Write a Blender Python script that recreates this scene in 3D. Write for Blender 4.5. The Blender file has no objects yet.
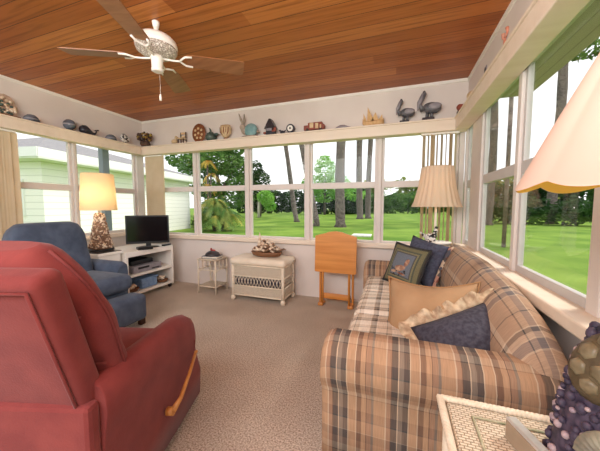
import bpy, bmesh, math, random
from mathutils import Matrix, Vector
PI = math.pi
random.seed(7)
SC = bpy.context.scene
COL = SC.collection

# ------------------------------------------------------------------ materials
def new_mat(name):
    m = bpy.data.materials.new(name); m.use_nodes = True
    nt = m.node_tree; nt.nodes.clear()
    out = nt.nodes.new('ShaderNodeOutputMaterial')
    return m, nt, out
def N(nt, t, **k):
    n = nt.nodes.new(t)
    for a, b in k.items():
        if a in n.inputs: n.inputs[a].default_value = b
        else: setattr(n, a, b)
    return n
def L(nt, a, b): nt.links.new(a, b)
def c4(c): return (c[0], c[1], c[2], 1.0)
def srgb(r, g, b):
    f = lambda x: ((x/255+.055)/1.055)**2.4 if x > 10 else x/255/12.92
    return (f(r), f(g), f(b))
def ramp(nt, stops, const=False):
    r = nt.nodes.new('ShaderNodeValToRGB'); cr = r.color_ramp
    cr.interpolation = 'CONSTANT' if const else 'LINEAR'
    while len(cr.elements) > 1: cr.elements.remove(cr.elements[0])
    cr.elements[0].position = stops[0][0]; cr.elements[0].color = c4(stops[0][1])
    for p, c in stops[1:]:
        e = cr.elements.new(p); e.color = c4(c)
    return r
def mixc(nt, fac, a, b, mode='MIX'):
    m = nt.nodes.new('ShaderNodeMix'); m.data_type = 'RGBA'; m.blend_type = mode
    for sock, v in ((m.inputs[0], fac), (m.inputs[6], a), (m.inputs[7], b)):
        if hasattr(v, 'links'): L(nt, v, sock)
        elif isinstance(v, (int, float)): sock.default_value = v
        else: sock.default_value = c4(v)
    return m.outputs[2]
def math_(nt, op, a, b=None, c=None):
    m = nt.nodes.new('ShaderNodeMath'); m.operation = op
    for i, v in enumerate((a, b, c)):
        if v is None: continue
        if hasattr(v, 'links'): L(nt, v, m.inputs[i])
        else: m.inputs[i].default_value = v
    return m.outputs[0]
def simple(name, c1, c2=None, scale=8, rough=.6, bump=0, bscale=None, metal=0, spec=.4, coords='Object', sheen=0, trans=0, detail=4):
    m, nt, out = new_mat(name)
    p = N(nt, 'ShaderNodeBsdfPrincipled'); p.inputs['Roughness'].default_value = rough
    p.inputs['Metallic'].default_value = metal; p.inputs['Specular IOR Level'].default_value = spec
    if sheen: p.inputs['Sheen Weight'].default_value = sheen
    tc = N(nt, 'ShaderNodeTexCoord')
    if c2 is None: p.inputs['Base Color'].default_value = c4(c1)
    else:
        n = N(nt, 'ShaderNodeTexNoise', Scale=scale, Detail=detail); L(nt, tc.outputs[coords], n.inputs['Vector'])
        r = ramp(nt, [(.35, c1), (.65, c2)]); L(nt, n.outputs[0], r.inputs[0]); L(nt, r.outputs[0], p.inputs['Base Color'])
    if bump:
        n2 = N(nt, 'ShaderNodeTexNoise', Scale=bscale or scale*4, Detail=3); L(nt, tc.outputs[coords], n2.inputs['Vector'])
        b = N(nt, 'ShaderNodeBump', Strength=bump, Distance=.01); L(nt, n2.outputs[0], b.inputs['Height']); L(nt, b.outputs[0], p.inputs['Normal'])
    if trans:
        t = N(nt, 'ShaderNodeBsdfTranslucent')
        if c2 is None: t.inputs[0].default_value = c4(c1)
        else: L(nt, r.outputs[0], t.inputs[0])
        mx = N(nt, 'ShaderNodeMixShader'); mx.inputs[0].default_value = trans
        L(nt, p.outputs[0], mx.inputs[1]); L(nt, t.outputs[0], mx.inputs[2]); L(nt, mx.outputs[0], out.inputs[0])
    else: L(nt, p.outputs[0], out.inputs[0])
    return m
def glass_mat(name):
    m, nt, out = new_mat(name)
    lw = N(nt, 'ShaderNodeLayerWeight', Blend=.5)
    f = math_(nt, 'POWER', lw.outputs['Facing'], 4.0); f = math_(nt, 'MULTIPLY_ADD', f, .45, .009)
    t = N(nt, 'ShaderNodeBsdfTransparent'); t.inputs[0].default_value = (.985, .99, .985, 1)
    g = N(nt, 'ShaderNodeBsdfGlossy', Roughness=.0)
    mx = N(nt, 'ShaderNodeMixShader'); L(nt, f, mx.inputs[0]); L(nt, t.outputs[0], mx.inputs[1]); L(nt, g.outputs[0], mx.inputs[2])
    L(nt, mx.outputs[0], out.inputs[0]); return m
def ceiling_mat():
    m, nt, out = new_mat('cedar_planks')
    tc = N(nt, 'ShaderNodeTexCoord'); sp = N(nt, 'ShaderNodeSeparateXYZ'); L(nt, tc.outputs['Object'], sp.inputs[0])
    y = math_(nt, 'DIVIDE', sp.outputs[1], .14); idr = math_(nt, 'FLOOR', y); fr = math_(nt, 'FRACT', y)
    wn = N(nt, 'ShaderNodeTexWhiteNoise', noise_dimensions='1D'); L(nt, idr, wn.inputs['W'])
    xo = math_(nt, 'MULTIPLY_ADD', wn.outputs[0], 9.0, sp.outputs[0])
    xl = math_(nt, 'FLOOR', math_(nt, 'DIVIDE', xo, 4.8))
    wn2 = N(nt, 'ShaderNodeTexWhiteNoise', noise_dimensions='2D')
    cb0 = N(nt, 'ShaderNodeCombineXYZ'); L(nt, idr, cb0.inputs[0]); L(nt, xl, cb0.inputs[1]); L(nt, cb0.outputs[0], wn2.inputs['Vector'])
    base = ramp(nt, [(0, srgb(156, 84, 36)), (.5, srgb(174, 98, 44)), (.8, srgb(188, 112, 54)), (1, srgb(198, 124, 64))]); L(nt, wn2.outputs[0], base.inputs[0])
    cb = N(nt, 'ShaderNodeCombineXYZ'); L(nt, math_(nt, 'MULTIPLY', xo, 1.6), cb.inputs[0]); L(nt, math_(nt, 'MULTIPLY', sp.outputs[1], 45), cb.inputs[1]); L(nt, idr, cb.inputs[2])
    g = N(nt, 'ShaderNodeTexNoise', Scale=1.0, Detail=5, Distortion=.6); L(nt, cb.outputs[0], g.inputs['Vector'])
    gr = ramp(nt, [(.3, (.55, .46, .4)), (.52, (1, 1, 1)), (.75, (1.0, .98, .95))]); L(nt, g.outputs[0], gr.inputs[0])
    col = mixc(nt, .85, base.outputs[0], gr.outputs[0], 'MULTIPLY')
    gv = math_(nt, 'LESS_THAN', fr, .035)
    col = mixc(nt, gv, col, srgb(80, 38, 18))
    p = N(nt, 'ShaderNodeBsdfPrincipled', Roughness=.42); p.inputs['Specular IOR Level'].default_value = .35
    L(nt, col, p.inputs['Base Color'])
    b = N(nt, 'ShaderNodeBump', Strength=.4, Distance=.01); L(nt, math_(nt, 'SUBTRACT', 1.0, gv), b.inputs['Height']); L(nt, b.outputs[0], p.inputs['Normal'])
    L(nt, p.outputs[0], out.inputs[0]); return m
def carpet_mat():
    m, nt, out = new_mat('berber_carpet')
    tc = N(nt, 'ShaderNodeTexCoord')
    v = N(nt, 'ShaderNodeTexNoise', Scale=120, Detail=3); L(nt, tc.outputs['Object'], v.inputs['Vector'])
    r = ramp(nt, [(.30, srgb(146, 131, 118)), (.5, srgb(197, 183, 169)), (.70, srgb(232, 221, 208))]); L(nt, v.outputs[0], r.inputs[0])
    n = N(nt, 'ShaderNodeTexNoise', Scale=2.2, Detail=3); L(nt, tc.outputs['Object'], n.inputs['Vector'])
    r2 = ramp(nt, [(.35, (.88, .86, .84)), (.65, (1.04, 1.02, 1))]); L(nt, n.outputs[0], r2.inputs[0])
    col = mixc(nt, 1.0, r.outputs[0], r2.outputs[0], 'MULTIPLY')
    p = N(nt, 'ShaderNodeBsdfPrincipled', Roughness=.95); p.inputs['Specular IOR Level'].default_value = .1
    L(nt, col, p.inputs['Base Color'])
    b = N(nt, 'ShaderNodeBump', Strength=.7, Distance=.01); L(nt, v.outputs[0], b.inputs['Height']); L(nt, b.outputs[0], p.inputs['Normal'])
    L(nt, p.outputs[0], out.inputs[0]); return m
def bands(lst):
    """list of (width, colour) -> constant ramp stops over 0..1"""
    tot = sum(w for w, c in lst); s = []; x = 0
    for w, c in lst: s.append((x/tot, c)); x += w
    return tot, s
def plaid_mat(name, bu, bv, mix=.5, tint=None):
    m, nt, out = new_mat(name)
    tc = N(nt, 'ShaderNodeTexCoord'); sp = N(nt, 'ShaderNodeSeparateXYZ'); L(nt, tc.outputs['UV'], sp.inputs[0])
    outs = []
    for i, b in ((0, bu), (1, bv)):
        tot, st = bands(b)
        f = math_(nt, 'FRACT', math_(nt, 'DIVIDE', sp.outputs[i], tot))
        r = ramp(nt, st, True); L(nt, f, r.inputs[0]); outs.append(r.outputs[0])
    col = mixc(nt, mix, outs[0], outs[1])
    # woven heather
    cb = N(nt, 'ShaderNodeCombineXYZ'); L(nt, math_(nt, 'MULTIPLY', sp.outputs[0], 420), cb.inputs[0]); L(nt, math_(nt, 'MULTIPLY', sp.outputs[1], 14), cb.inputs[1])
    n = N(nt, 'ShaderNodeTexNoise', Scale=1, Detail=2); L(nt, cb.outputs[0], n.inputs['Vector'])
    r = ramp(nt, [(.3, (.78, .78, .78)), (.7, (1.12, 1.12, 1.12))]); L(nt, n.outputs[0], r.inputs[0])
    col = mixc(nt, .8, col, r.outputs[0], 'MULTIPLY')
    p = N(nt, 'ShaderNodeBsdfPrincipled', Roughness=.9); p.inputs['Specular IOR Level'].default_value = .15
    L(nt, col, p.inputs['Base Color']); L(nt, p.outputs[0], out.inputs[0]); return m
def wicker_mat(name, c1, c2, sx=.022, sy=.011):
    m, nt, out = new_mat(name)
    tc = N(nt, 'ShaderNodeTexCoord'); mp = N(nt, 'ShaderNodeMapping'); L(nt, tc.outputs['UV'], mp.inputs[0])
    br = N(nt, 'ShaderNodeTexBrick', Scale=1.0); br.offset = .5
    br.inputs['Brick Width'].default_value = sx; br.inputs['Row Height'].default_value = sy; br.inputs['Mortar Size'].default_value = sy*.16; br.inputs['Mortar Smooth'].default_value = .6
    br.inputs['Color1'].default_value = c4(c1); br.inputs['Color2'].default_value = c4([x*.9 for x in c1]); br.inputs['Mortar'].default_value = c4(c2)
    L(nt, mp.outputs[0], br.inputs['Vector'])
    p = N(nt, 'ShaderNodeBsdfPrincipled', Roughness=.55); L(nt, br.outputs['Color'], p.inputs['Base Color'])
    b = N(nt, 'ShaderNodeBump', Strength=.9, Distance=.004, invert=True); L(nt, br.outputs['Fac'], b.inputs['Height']); L(nt, b.outputs[0], p.inputs['Normal'])
    L(nt, p.outputs[0], out.inputs[0]); return m
def stripe_mat(name, base, line, axis, period, w, rough=.6, noise=0):
    """lines repeated along one object axis (siding, soffit boards)"""
    m, nt, out = new_mat(name)
    tc = N(nt, 'ShaderNodeTexCoord'); sp = N(nt, 'ShaderNodeSeparateXYZ'); L(nt, tc.outputs['Object'], sp.inputs[0])
    f = math_(nt, 'FRACT', math_(nt, 'DIVIDE', sp.outputs[axis], period)); k = math_(nt, 'LESS_THAN', f, w)
    col = mixc(nt, k, base, line)
    p = N(nt, 'ShaderNodeBsdfPrincipled', Roughness=rough); L(nt, col, p.inputs['Base Color']); L(nt, p.outputs[0], out.inputs[0]); return m
def wood_mat(name, c1, c2, axis=0, rough=.4, fine=40):
    m, nt, out = new_mat(name)
    tc = N(nt, 'ShaderNodeTexCoord'); mp = N(nt, 'ShaderNodeMapping'); s = [fine]*3; s[axis] = 2.0; mp.inputs['Scale'].default_value = s
    L(nt, tc.outputs['Object'], mp.inputs[0]); n = N(nt, 'ShaderNodeTexNoise', Scale=1, Detail=4, Distortion=.4); L(nt, mp.outputs[0], n.inputs['Vector'])
    r = ramp(nt, [(.3, c1), (.7, c2)]); L(nt, n.outputs[0], r.inputs[0])
    p = N(nt, 'ShaderNodeBsdfPrincipled', Roughness=rough); L(nt, r.outputs[0], p.inputs['Base Color']); L(nt, p.outputs[0], out.inputs[0]); return m
def voro_mat(name, cols, scale=40, rough=.6, edge=None, bump=.3):
    m, nt, out = new_mat(name)
    tc = N(nt, 'ShaderNodeTexCoord'); v = N(nt, 'ShaderNodeTexVoronoi', Scale=scale); L(nt, tc.outputs['Object'], v.inputs['Vector'])
    sp = N(nt, 'ShaderNodeSeparateColor'); L(nt, v.outputs['Color'], sp.inputs[0])
    st = [(i/len(cols), c) for i, c in enumerate(cols)]; r = ramp(nt, st, True); L(nt, sp.outputs[0], r.inputs[0]); col = r.outputs[0]
    if edge:
        v2 = N(nt, 'ShaderNodeTexVoronoi', Scale=scale, feature='DISTANCE_TO_EDGE'); L(nt, tc.outputs['Object'], v2.inputs['Vector'])
        col = mixc(nt, math_(nt, 'LESS_THAN', v2.outputs['Distance'], .08), col, edge)
    p = N(nt, 'ShaderNodeBsdfPrincipled', Roughness=rough); L(nt, col, p.inputs['Base Color'])
    if bump:
        b = N(nt, 'ShaderNodeBump', Strength=bump, Distance=.01); L(nt, v.outputs['Distance'], b.inputs['Height']); L(nt, b.outputs[0], p.inputs['Normal'])
    L(nt, p.outputs[0], out.inputs[0]); return m

M = {}
M['wall'] = simple('wall_paint', srgb(222, 210, 202), srgb(228, 217, 209), 3, .75, .05, 60)
M['wall_low'] = simple('panel_paint', srgb(204, 186, 168), srgb(212, 195, 178), 3, .7, .05, 60)
M['trim'] = wood_mat('cream_trim', srgb(230, 212, 192), srgb(238, 222, 204), 0, .5, 14)
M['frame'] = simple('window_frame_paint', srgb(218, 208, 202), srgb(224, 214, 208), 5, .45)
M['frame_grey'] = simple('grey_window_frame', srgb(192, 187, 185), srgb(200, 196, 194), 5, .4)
M['alum'] = simple('window_aluminium', srgb(176, 172, 170), None, rough=.4, metal=.3)
M['glass'] = glass_mat('window_glass')
M['ceiling'] = ceiling_mat()
M['carpet'] = carpet_mat()
M['blind'] = simple('blind_vinyl', srgb(226, 206, 172), srgb(232, 214, 184), 6, .5, trans=.3)
M['white'] = simple('white_paint', srgb(238, 232, 222), srgb(244, 238, 230), 6, .4)
M['wicker'] = wicker_mat('white_wicker', srgb(226, 212, 190), srgb(160, 136, 108), .018, .009)
M['wicker_fine'] = wicker_mat('fine_wicker', srgb(236, 222, 200), srgb(170, 146, 118), .016, .008)
M['cane'] = simple('white_cane', srgb(232, 218, 198), srgb(220, 204, 180), 30, .45)
M['black'] = simple('black_plastic', (.012, .012, .013), None, rough=.35)
M['screen'] = simple('tv_screen', (.006, .006, .007), None, rough=.12)
M['grey'] = simple('grey_plastic', srgb(140, 134, 140), srgb(156, 150, 154), 20, .5)
M['metal'] = simple('brushed_silver', srgb(226, 223, 218), srgb(212, 209, 204), 60, .3, metal=.6)
M['taupe'] = simple('taupe_card', srgb(148, 128, 106), srgb(160, 140, 118), 20, .8)
M['oak'] = wood_mat('honey_oak', srgb(196, 122, 50), srgb(216, 144, 68), 2, .4, 30)
M['oak_x'] = wood_mat('honey_oak_flat', srgb(196, 122, 50), srgb(218, 146, 70), 0, .4, 30)
M['lever'] = wood_mat('lever_wood', srgb(176, 112, 52), srgb(204, 142, 76), 1, .35, 40)
M['darkwood'] = simple('dark_wood', srgb(60, 34, 20), srgb(74, 44, 28), 20, .4)
M['red'] = simple('red_velour', srgb(120, 52, 51), srgb(132, 60, 57), 10, .9, .12, 160, sheen=.12, spec=.15)
M['red_dark'] = simple('red_velour_welt', srgb(112, 48, 46), None, rough=.9)
M['blue'] = simple('blue_velour', srgb(70, 80, 98), srgb(84, 95, 114), 12, .9, .12, 160, sheen=.12, spec=.15)
M['tan'] = simple('tan_cotton', srgb(174, 138, 102), srgb(184, 149, 113), 8, .85, .1, 90)
M['tanpipe'] = simple('tan_piping', srgb(168, 128, 88), None, rough=.85)
M['navy'] = simple('navy_denim', srgb(54, 52, 64), srgb(76, 74, 86), 60, .9, .1, 200)
M['denim'] = simple('blue_denim', srgb(66, 68, 86), srgb(86, 90, 108), 50, .9, .1, 200)
T, C_, S_, B_, P_ = srgb(182, 146, 116), srgb(202, 180, 156), srgb(80, 77, 76), srgb(122, 94, 78), srgb(160, 126, 104)
G_ = srgb(128, 118, 108); D_ = srgb(104, 82, 72)
M['plaid'] = plaid_mat('tan_plaid',
    [(.045, T), (.004, C_), (.016, P_), (.003, D_), (.022, S_), (.004, C_), (.016, G_), (.02, S_), (.004, C_), (.03, T), (.003, C_), (.02, B_), (.018, T), (.003, D_), (.018, P_), (.01, G_)],
    [(.06, T), (.004, D_), (.03, C_), (.03, P_), (.035, D_), (.004, C_), (.05, T), (.006, S_), (.04, B_)], .25)
M['plaid_seat'] = plaid_mat('seat_plaid',
    [(.06, srgb(240, 230, 216)), (.004, T), (.016, G_), (.014, S_), (.004, srgb(240, 230, 216)), (.05, srgb(222, 204, 184)), (.004, S_), (.024, srgb(198, 180, 160))],
    [(.06, srgb(242, 232, 218)), (.006, T), (.014, S_), (.008, C_), (.02, G_), (.05, srgb(226, 208, 188)), (.005, S_), (.03, srgb(204, 186, 166))], .5)
M['plaid_back'] = plaid_mat('back_plaid',
    [(.075, srgb(178, 148, 124)), (.006, C_), (.035, srgb(120, 112, 112)), (.006, C_), (.02, srgb(190, 166, 144)), (.02, S_), (.006, C_), (.075, srgb(170, 140, 116)), (.006, S_), (.03, srgb(168, 140, 118))],
    [(.1, srgb(178, 148, 124)), (.006, S_), (.03, srgb(176, 150, 128)), (.028, srgb(120, 110, 108)), (.005, C_), (.08, srgb(170, 140, 116)), (.006, D_), (.03, C_)], .5)

# ------------------------------------------------------------------ mesh builder
class MB:
    def __init__(s):
        s.bm = bmesh.new(); s.uv = s.bm.loops.layers.uv.new('UVMap'); s.T = Matrix.Identity(4)
    def face(s, vs, uvs=None, smooth=True, mi=0):
        try: f = s.bm.faces.new(vs)
        except ValueError: return None
        f.smooth = smooth; f.material_index = mi
        if uvs is not None:
            for l, u in zip(f.loops, uvs): l[s.uv].uv = u
        else:
            f.normal_update(); n = f.normal; a = max(range(3), key=lambda i: abs(n[i]))
            I = s.T.inverted_safe()
            for l in f.loops:
                c = l.vert.co
                l[s.uv].uv = ((c.y, c.z), (c.x, c.z), (c.x, c.y))[a]
        return f
    def v(s, p): return s.bm.verts.new(s.T @ Vector(p))
    def box(s, c, d, rz=0, bev=0, R=None, mi=0):
        hx, hy, hz = d[0]/2, d[1]/2, d[2]/2
        Mx = Matrix.Translation(c) @ (R.to_4x4() if R is not None else Matrix.Rotation(rz, 4, 'Z'))
        old = s.T; s.T = old @ Mx
        if bev > 0:
            b = min(bev, hx*.98, hy*.98, hz*.98); s._rb(hx, hy, hz, b, 1, 1, None, mi, False)
        else:
            V = [s.v((x, y, z)) for x in (-hx, hx) for y in (-hy, hy) for z in (-hz, hz)]
            for q in ((0,1,3,2),(4,6,7,5),(0,4,5,1),(2,3,7,6),(0,2,6,4),(1,5,7,3)): s.face([V[i] for i in q], None, False, mi)
        s.T = old; return s
    def bb(s, x0, x1, y0, y1, z0, z1, bev=0, mi=0): return s.box(((x0+x1)/2, (y0+y1)/2, (z0+z1)/2), (abs(x1-x0), abs(y1-y0), abs(z1-z0)), 0, bev, None, mi)
    def _rb(s, hx, hy, hz, r, k, m, puff, mi, smooth):
        h = (hx, hy, hz); axes = []
        for a in h:
            inn = a-r; l = [-a+r*(1-math.cos(PI/2*i/k))*0 + r*i/k for i in range(k)] + [-inn+2*inn*i/m for i in range(m+1)] + [inn+r*(i+1)/k for i in range(k)]
            axes.append(l)
        cache = {}
        def vert(p):
            key = tuple(round(x, 6) for x in p)
            if key in cache: return cache[key]
            q = [max(-(h[i]-r), min(h[i]-r, p[i])) for i in range(3)]
            d = Vector([p[i]-q[i] for i in range(3)])
            o = Vector(q)
            if d.length > 1e-9:
                # spread the samples evenly over the rounding
                e = Vector([math.tan(PI/4*x/r) if r > 0 else 0 for x in d]); o = o+e.normalized()*r
            if puff:
                for i in range(3):
                    if puff[i]:
                        j, kk = (i+1) % 3, (i+2) % 3
                        w = max(0, 1-(p[j]/h[j])**2)*max(0, 1-(p[kk]/h[kk])**2)
                        o[i] += puff[i]*w*(o[i]/h[i])
            cache[key] = s.v(o); return cache[key]
        for i in range(3):
            j, k2 = (i+1) % 3, (i+2) % 3
            for sg in (-1, 1):
                for a in range(len(axes[j])-1):
                    for b in range(len(axes[k2])-1):
                        q = []
                        for (aa, bb_) in ((a, b), (a+1, b), (a+1, b+1), (a, b+1)):
                            p = [0, 0, 0]; p[i] = sg*h[i]; p[j] = axes[j][aa]; p[k2] = axes[k2][bb_]; q.append(vert(p))
                        if sg < 0: q.reverse()
                        s.face(q, None, smooth, mi)
    def rbox(s, c, d, r, puff=None, R=None, rz=0, k=3, m=6, mi=0):
        Mx = Matrix.Translation(c) @ (R.to_4x4() if R is not None else Matrix.Rotation(rz, 4, 'Z'))
        old = s.T; s.T = old @ Mx
        h = [x/2 for x in d]; r = min(r, min(h)*.98); s._rb(h[0], h[1], h[2], r, k, m, puff, mi, True); s.T = old; return s
    def loft(s, secs, closed=True, caps=True, smooth=True, mi=0, flip=False, uvswap=False):
        rows = [[s.v(p) for p in sec] for sec in secs]; n = len(secs[0])
        U = [0]; 
        for i in range(1, len(secs)):
            a = sum((Vector(p) for p in secs[i-1]), Vector())/n; b = sum((Vector(p) for p in secs[i]), Vector())/n; U.append(U[-1]+(b-a).length)
        mid = secs[len(secs)//2]; W = [0]
        for j in range(1, n+1): W.append(W[-1]+(Vector(mid[j % n])-Vector(mid[j-1])).length)
        for i in range(len(rows)-1):
            for j in range(n if closed else n-1):
                j2 = (j+1) % n; q = [rows[i][j], rows[i][j2], rows[i+1][j2], rows[i+1][j]]
                uv = [(U[i], W[j]), (U[i], W[j+1]), (U[i+1], W[j+1]), (U[i+1], W[j])]
                if uvswap: uv = [(b, a) for a, b in uv]
                if flip: q.reverse(); uv.reverse()
                s.face(q, uv, smooth, mi)
        if caps and closed:
            for r, rev in ((rows[0], not flip), (rows[-1], flip)):
                s.face(list(reversed(r)) if not rev else list(r), None, False, mi) if False else s.face(r if rev else list(reversed(r)), None, False, mi)
        return s
    def tube(s, pts, rad, seg=8, caps=True, mi=0, smooth=True):
        pts = [Vector(p) for p in pts]; n = len(pts)
        if not hasattr(rad, '__len__'): rad = [rad]*n
        secs = []; up = None
        for i, p in enumerate(pts):
            t = (pts[min(i+1, n-1)]-pts[max(i-1, 0)]).normalized()
            if up is None:
                a = Vector((0, 0, 1)) if abs(t.z) < .9 else Vector((1, 0, 0)); up = (a-t*a.dot(t)).normalized()
            else:
                up = (up-t*up.dot(t)); up = up.normalized() if up.length > 1e-6 else t.orthogonal().normalized()
            sd = t.cross(up)
            secs.append([p+(up*math.cos(2*PI*k/seg)+sd*math.sin(2*PI*k/seg))*rad[i] for k in range(seg)])
        return s.loft(secs, True, caps, smooth, mi)
    def lathe(s, prof, c=(0, 0, 0), seg=24, fr=None, caps=True, mi=0, sx=1, sy=1):
        secs = []
        for (r, z) in prof:
            secs.append([(c[0]+sx*r*(fr(2*PI*k/seg, z) if fr else 1)*math.cos(2*PI*k/seg), c[1]+sy*r*(fr(2*PI*k/seg, z) if fr else 1)*math.sin(2*PI*k/seg), c[2]+z) for k in range(seg)])
        return s.loft(secs, True, caps, True, mi)
    def ball(s, c, r, seg=10, rings=6, R=None, mi=0):
        if not hasattr(r, '__len__'): r = (r, r, r)
        Mx = Matrix.Translation(c) @ (R.to_4x4() if R is not None else Matrix.Identity(4)); old = s.T; s.T = old @ Mx
        secs = []
        for i in range(rings+1):
            a = -PI/2+PI*i/rings; cr = max(math.cos(a), .02)
            secs.append([(r[0]*cr*math.cos(2*PI*k/seg), r[1]*cr*math.sin(2*PI*k/seg), r[2]*math.sin(a)) for k in range(seg)])
        s.loft(secs, True, True, True, mi); s.T = old; return s
    def prism(s, poly, t, Mx, mi=0):
        """poly in local xy, extruded +-t/2 along local z by matrix Mx"""
        old = s.T; s.T = old @ Mx
        a = [s.v((x, y, -t/2)) for x, y in poly]; b = [s.v((x, y, t/2)) for x, y in poly]; n = len(poly)
        s.face(list(reversed(a)), None, False, mi); s.face(b, None, False, mi)
        for i in range(n): s.face([a[i], a[(i+1) % n], b[(i+1) % n], b[i]], None, False, mi)
        s.T = old; return s
    def pillow(s, w, h, t, Mx, n=14, pinch=.06, mi=0, sag=0):
        old = s.T; s.T = old @ Mx; g = {}
        for sd in (1, -1):
            for i in range(n+1):
                for j in range(n+1):
                    a = -1+2*i/n; b = -1+2*j/n; edge = i in (0, n) or j in (0, n)
                    if edge and sd < 0: g[sd, i, j] = g[1, i, j]; continue
                    x = a*w/2*(1-pinch*(1-b*b)*1.0); y = b*h/2*(1-pinch*(1-a*a))
                    z = sd*t/2*(max(0, (1-a**2))**.62)*(max(0, (1-b**2))**.62)
                    y -= sag*(1-a*a)*max(0, b)
                    g[sd, i, j] = s.v((x, y, z))
            for i in range(n):
                for j in range(n):
                    q = [g[sd, i, j], g[sd, i+1, j], g[sd, i+1, j+1], g[sd, i, j+1]]
                    uv = [(i/n, j/n), ((i+1)/n, j/n), ((i+1)/n, (j+1)/n), (i/n, (j+1)/n)]
                    if sd < 0: q.reverse(); uv.reverse()
                    s.face(q, uv, True, mi)
        s.T = old; return s
    def build(s, name, mats, parent=None, world=False, loc=None, smooth_angle=None):
        bm = s.bm
        bmesh.ops.recalc_face_normals(bm, faces=bm.faces[:])
        if parent is not None and world:
            r = parent
            while r.parent: r = r.parent
            bm.transform(r.matrix_basis.inverted())
        if loc is not None: bm.transform(Matrix.Translation(-Vector(loc)))
        me = bpy.data.meshes.new(name); bm.to_mesh(me); bm.free()
        for m in (mats if isinstance(mats, (list, tuple)) else [mats]): me.materials.append(m)
        o = bpy.data.objects.new(name, me); COL.objects.link(o)
        if parent is not None: o.parent = parent
        if loc is not None: o.location = loc
        return o

def thing(name, label, cat, loc=(0, 0, 0), rz=0, group=None):
    o = bpy.data.objects.new(name, None); o.empty_display_size = .1; COL.objects.link(o)
    o.location = loc; o.rotation_euler = (0, 0, rz); o['label'] = label; o['category'] = cat
    if group: o['group'] = group
    return o
def tag(o, label, cat, group=None, kind=None):
    o['label'] = label; o['category'] = cat
    if group: o['group'] = group
    if kind: o['kind'] = kind
    return o
def struct(name, mb, mat, parent=None):
    o = mb.build(name, mat, parent)
    if parent is None: o['kind'] = 'structure'
    return o
def copy_thing(o, loc, rz=None, label=None, parent=None):
    c = o.copy(); COL.objects.link(c)
    if parent is not None: c.parent = parent
    else:
        c.location = loc
        if rz is not None: c.rotation_euler = (0, 0, rz)
        if label: c['label'] = label
    for ch in list(o.children): copy_thing(ch, None, parent=c)
    return c
def frame(c, n, up=(0, 0, 1), roll=0):
    """matrix whose local z is n, local y close to up"""
    z = Vector(n).normalized(); y = Vector(up); y = (y-z*y.dot(z)).normalized(); x = y.cross(z)
    R = Matrix((x, y, z)).transposed().to_4x4()
    return Matrix.Translation(c) @ R @ Matrix.Rotation(roll, 4, 'Z')

# ------------------------------------------------------------------ the room
XL, XR, YB, YF, ZC = -3.71, .672, 3.26, -1.7, 2.44
struct('floor', MB().bb(XL-.12, XR+.12, YF, YB+.12, -.1, 0), M['carpet'])
struct('ceiling', MB().bb(XL-.12, XR+.12, YF, YB+.12, ZC, ZC+.06), M['ceiling'])
# back wall : low panel, head panel, mullion posts
BM = [-3.655, -2.75, -1.89, -1.035, -.18, .64]           # mullion centres, back wall
SB, ST = .70, 1.97                                        # back window opening
w = MB().bb(XL-.12, XR+.12, YB, YB+.12, 0, SB).bb(XL-.12, XR+.12, YB, YB+.12, ST, ZC)
struct('wall_back', w, M['wall'])
LM = [3.2, 2.29, 1.43, .57]; SL = .76
w = MB().bb(XL-.12, XL, YF, YB, 0, SL).bb(XL-.12, XL, YF, YB, ST, ZC).bb(XL-.12, XL, YF, .53, SL, ST)
struct('wall_left', w, M['wall'])
RM = [3.235, 2.84, 1.96, 1.235, .45]; SR = .76
w = MB().bb(XR, XR+.05, YF, YB, 0, SR).bb(XR, XR+.05, YF, YB, ST, ZC).bb(XR, XR+.05, YF, .40, SR, ST)
struct('wall_right', w, M['wall'])
tn = [0]
def trim(mb, mat):
    tn[0] += 1; return struct('trim_%d' % tn[0], mb, mat)
for x in BM: trim(MB().box((x, YB+.04, (SB+ST)/2), (.05, .08, ST-SB), 0, .006), M['frame'])
for y in LM: trim(MB().box((XL-.04, y, (SL+ST)/2), (.09, .035 if y != 3.2 else .12, ST-SL), 0, .006), M['frame'])
for y, ww in zip(RM, (.05, .31, .05, .07, .1)): trim(MB().box((XR+.022, y, (SR+ST)/2), (.056, ww, ST-SR), 0, .006), M['frame'])
wn = [0]
def window(kind, a, b, z0, z1, fixed, rail=1.395, th=.04):
    """framed sash pair between a and b along the wall, glass in place"""
    wn[0] += 1
    root = bpy.data.objects.new('window_%d' % wn[0], None); COL.objects.link(root); root['kind'] = 'structure'
    def seg(u0, u1, za, zb, t=th):
        return (u0, u1, fixed-t/2, fixed+t/2, za, zb) if kind == 'y' else (fixed-t/2, fixed+t/2, u0, u1, za, zb)
    root.location = ((a+b)/2, fixed, z0) if kind == 'y' else (fixed, (a+b)/2, z0)
    f = MB()
    fw = .028
    for u0, u1, za, zb in ((a, a+fw, z0, z1), (b-fw, b, z0, z1), (a+fw, b-fw, z0, z0+.045), (a+fw, b-fw, z1-fw, z1)): f.bb(*seg(u0, u1, za, zb), bev=.004)
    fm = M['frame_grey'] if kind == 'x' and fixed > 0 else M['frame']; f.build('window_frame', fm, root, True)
    MB().bb(*seg(a+fw, b-fw, rail-.036, rail+.036, th+.008), bev=.004).build('meeting_rail', fm, root, True)
    for za, zb in ((z0+.045, rail-.036), (rail+.036, z1-fw)):
        MB().bb(*seg(a+fw, b-fw, za, zb, .004)).build('pane', M['glass'], root, True)
    return root
for i in range(5): window('y', BM[i]+.025, BM[i+1]-.025, SB, ST, YB+.05)
for i in range(3): window('x', LM[i+1]+.018, LM[i]-(.06 if i == 0 else .018), SL, ST, XL-.05, 1.37)
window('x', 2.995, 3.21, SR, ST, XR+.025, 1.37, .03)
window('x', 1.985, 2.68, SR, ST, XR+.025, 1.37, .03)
window('x', 1.27, 1.935, SR, ST, XR+.025, 1.37, .03)
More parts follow.
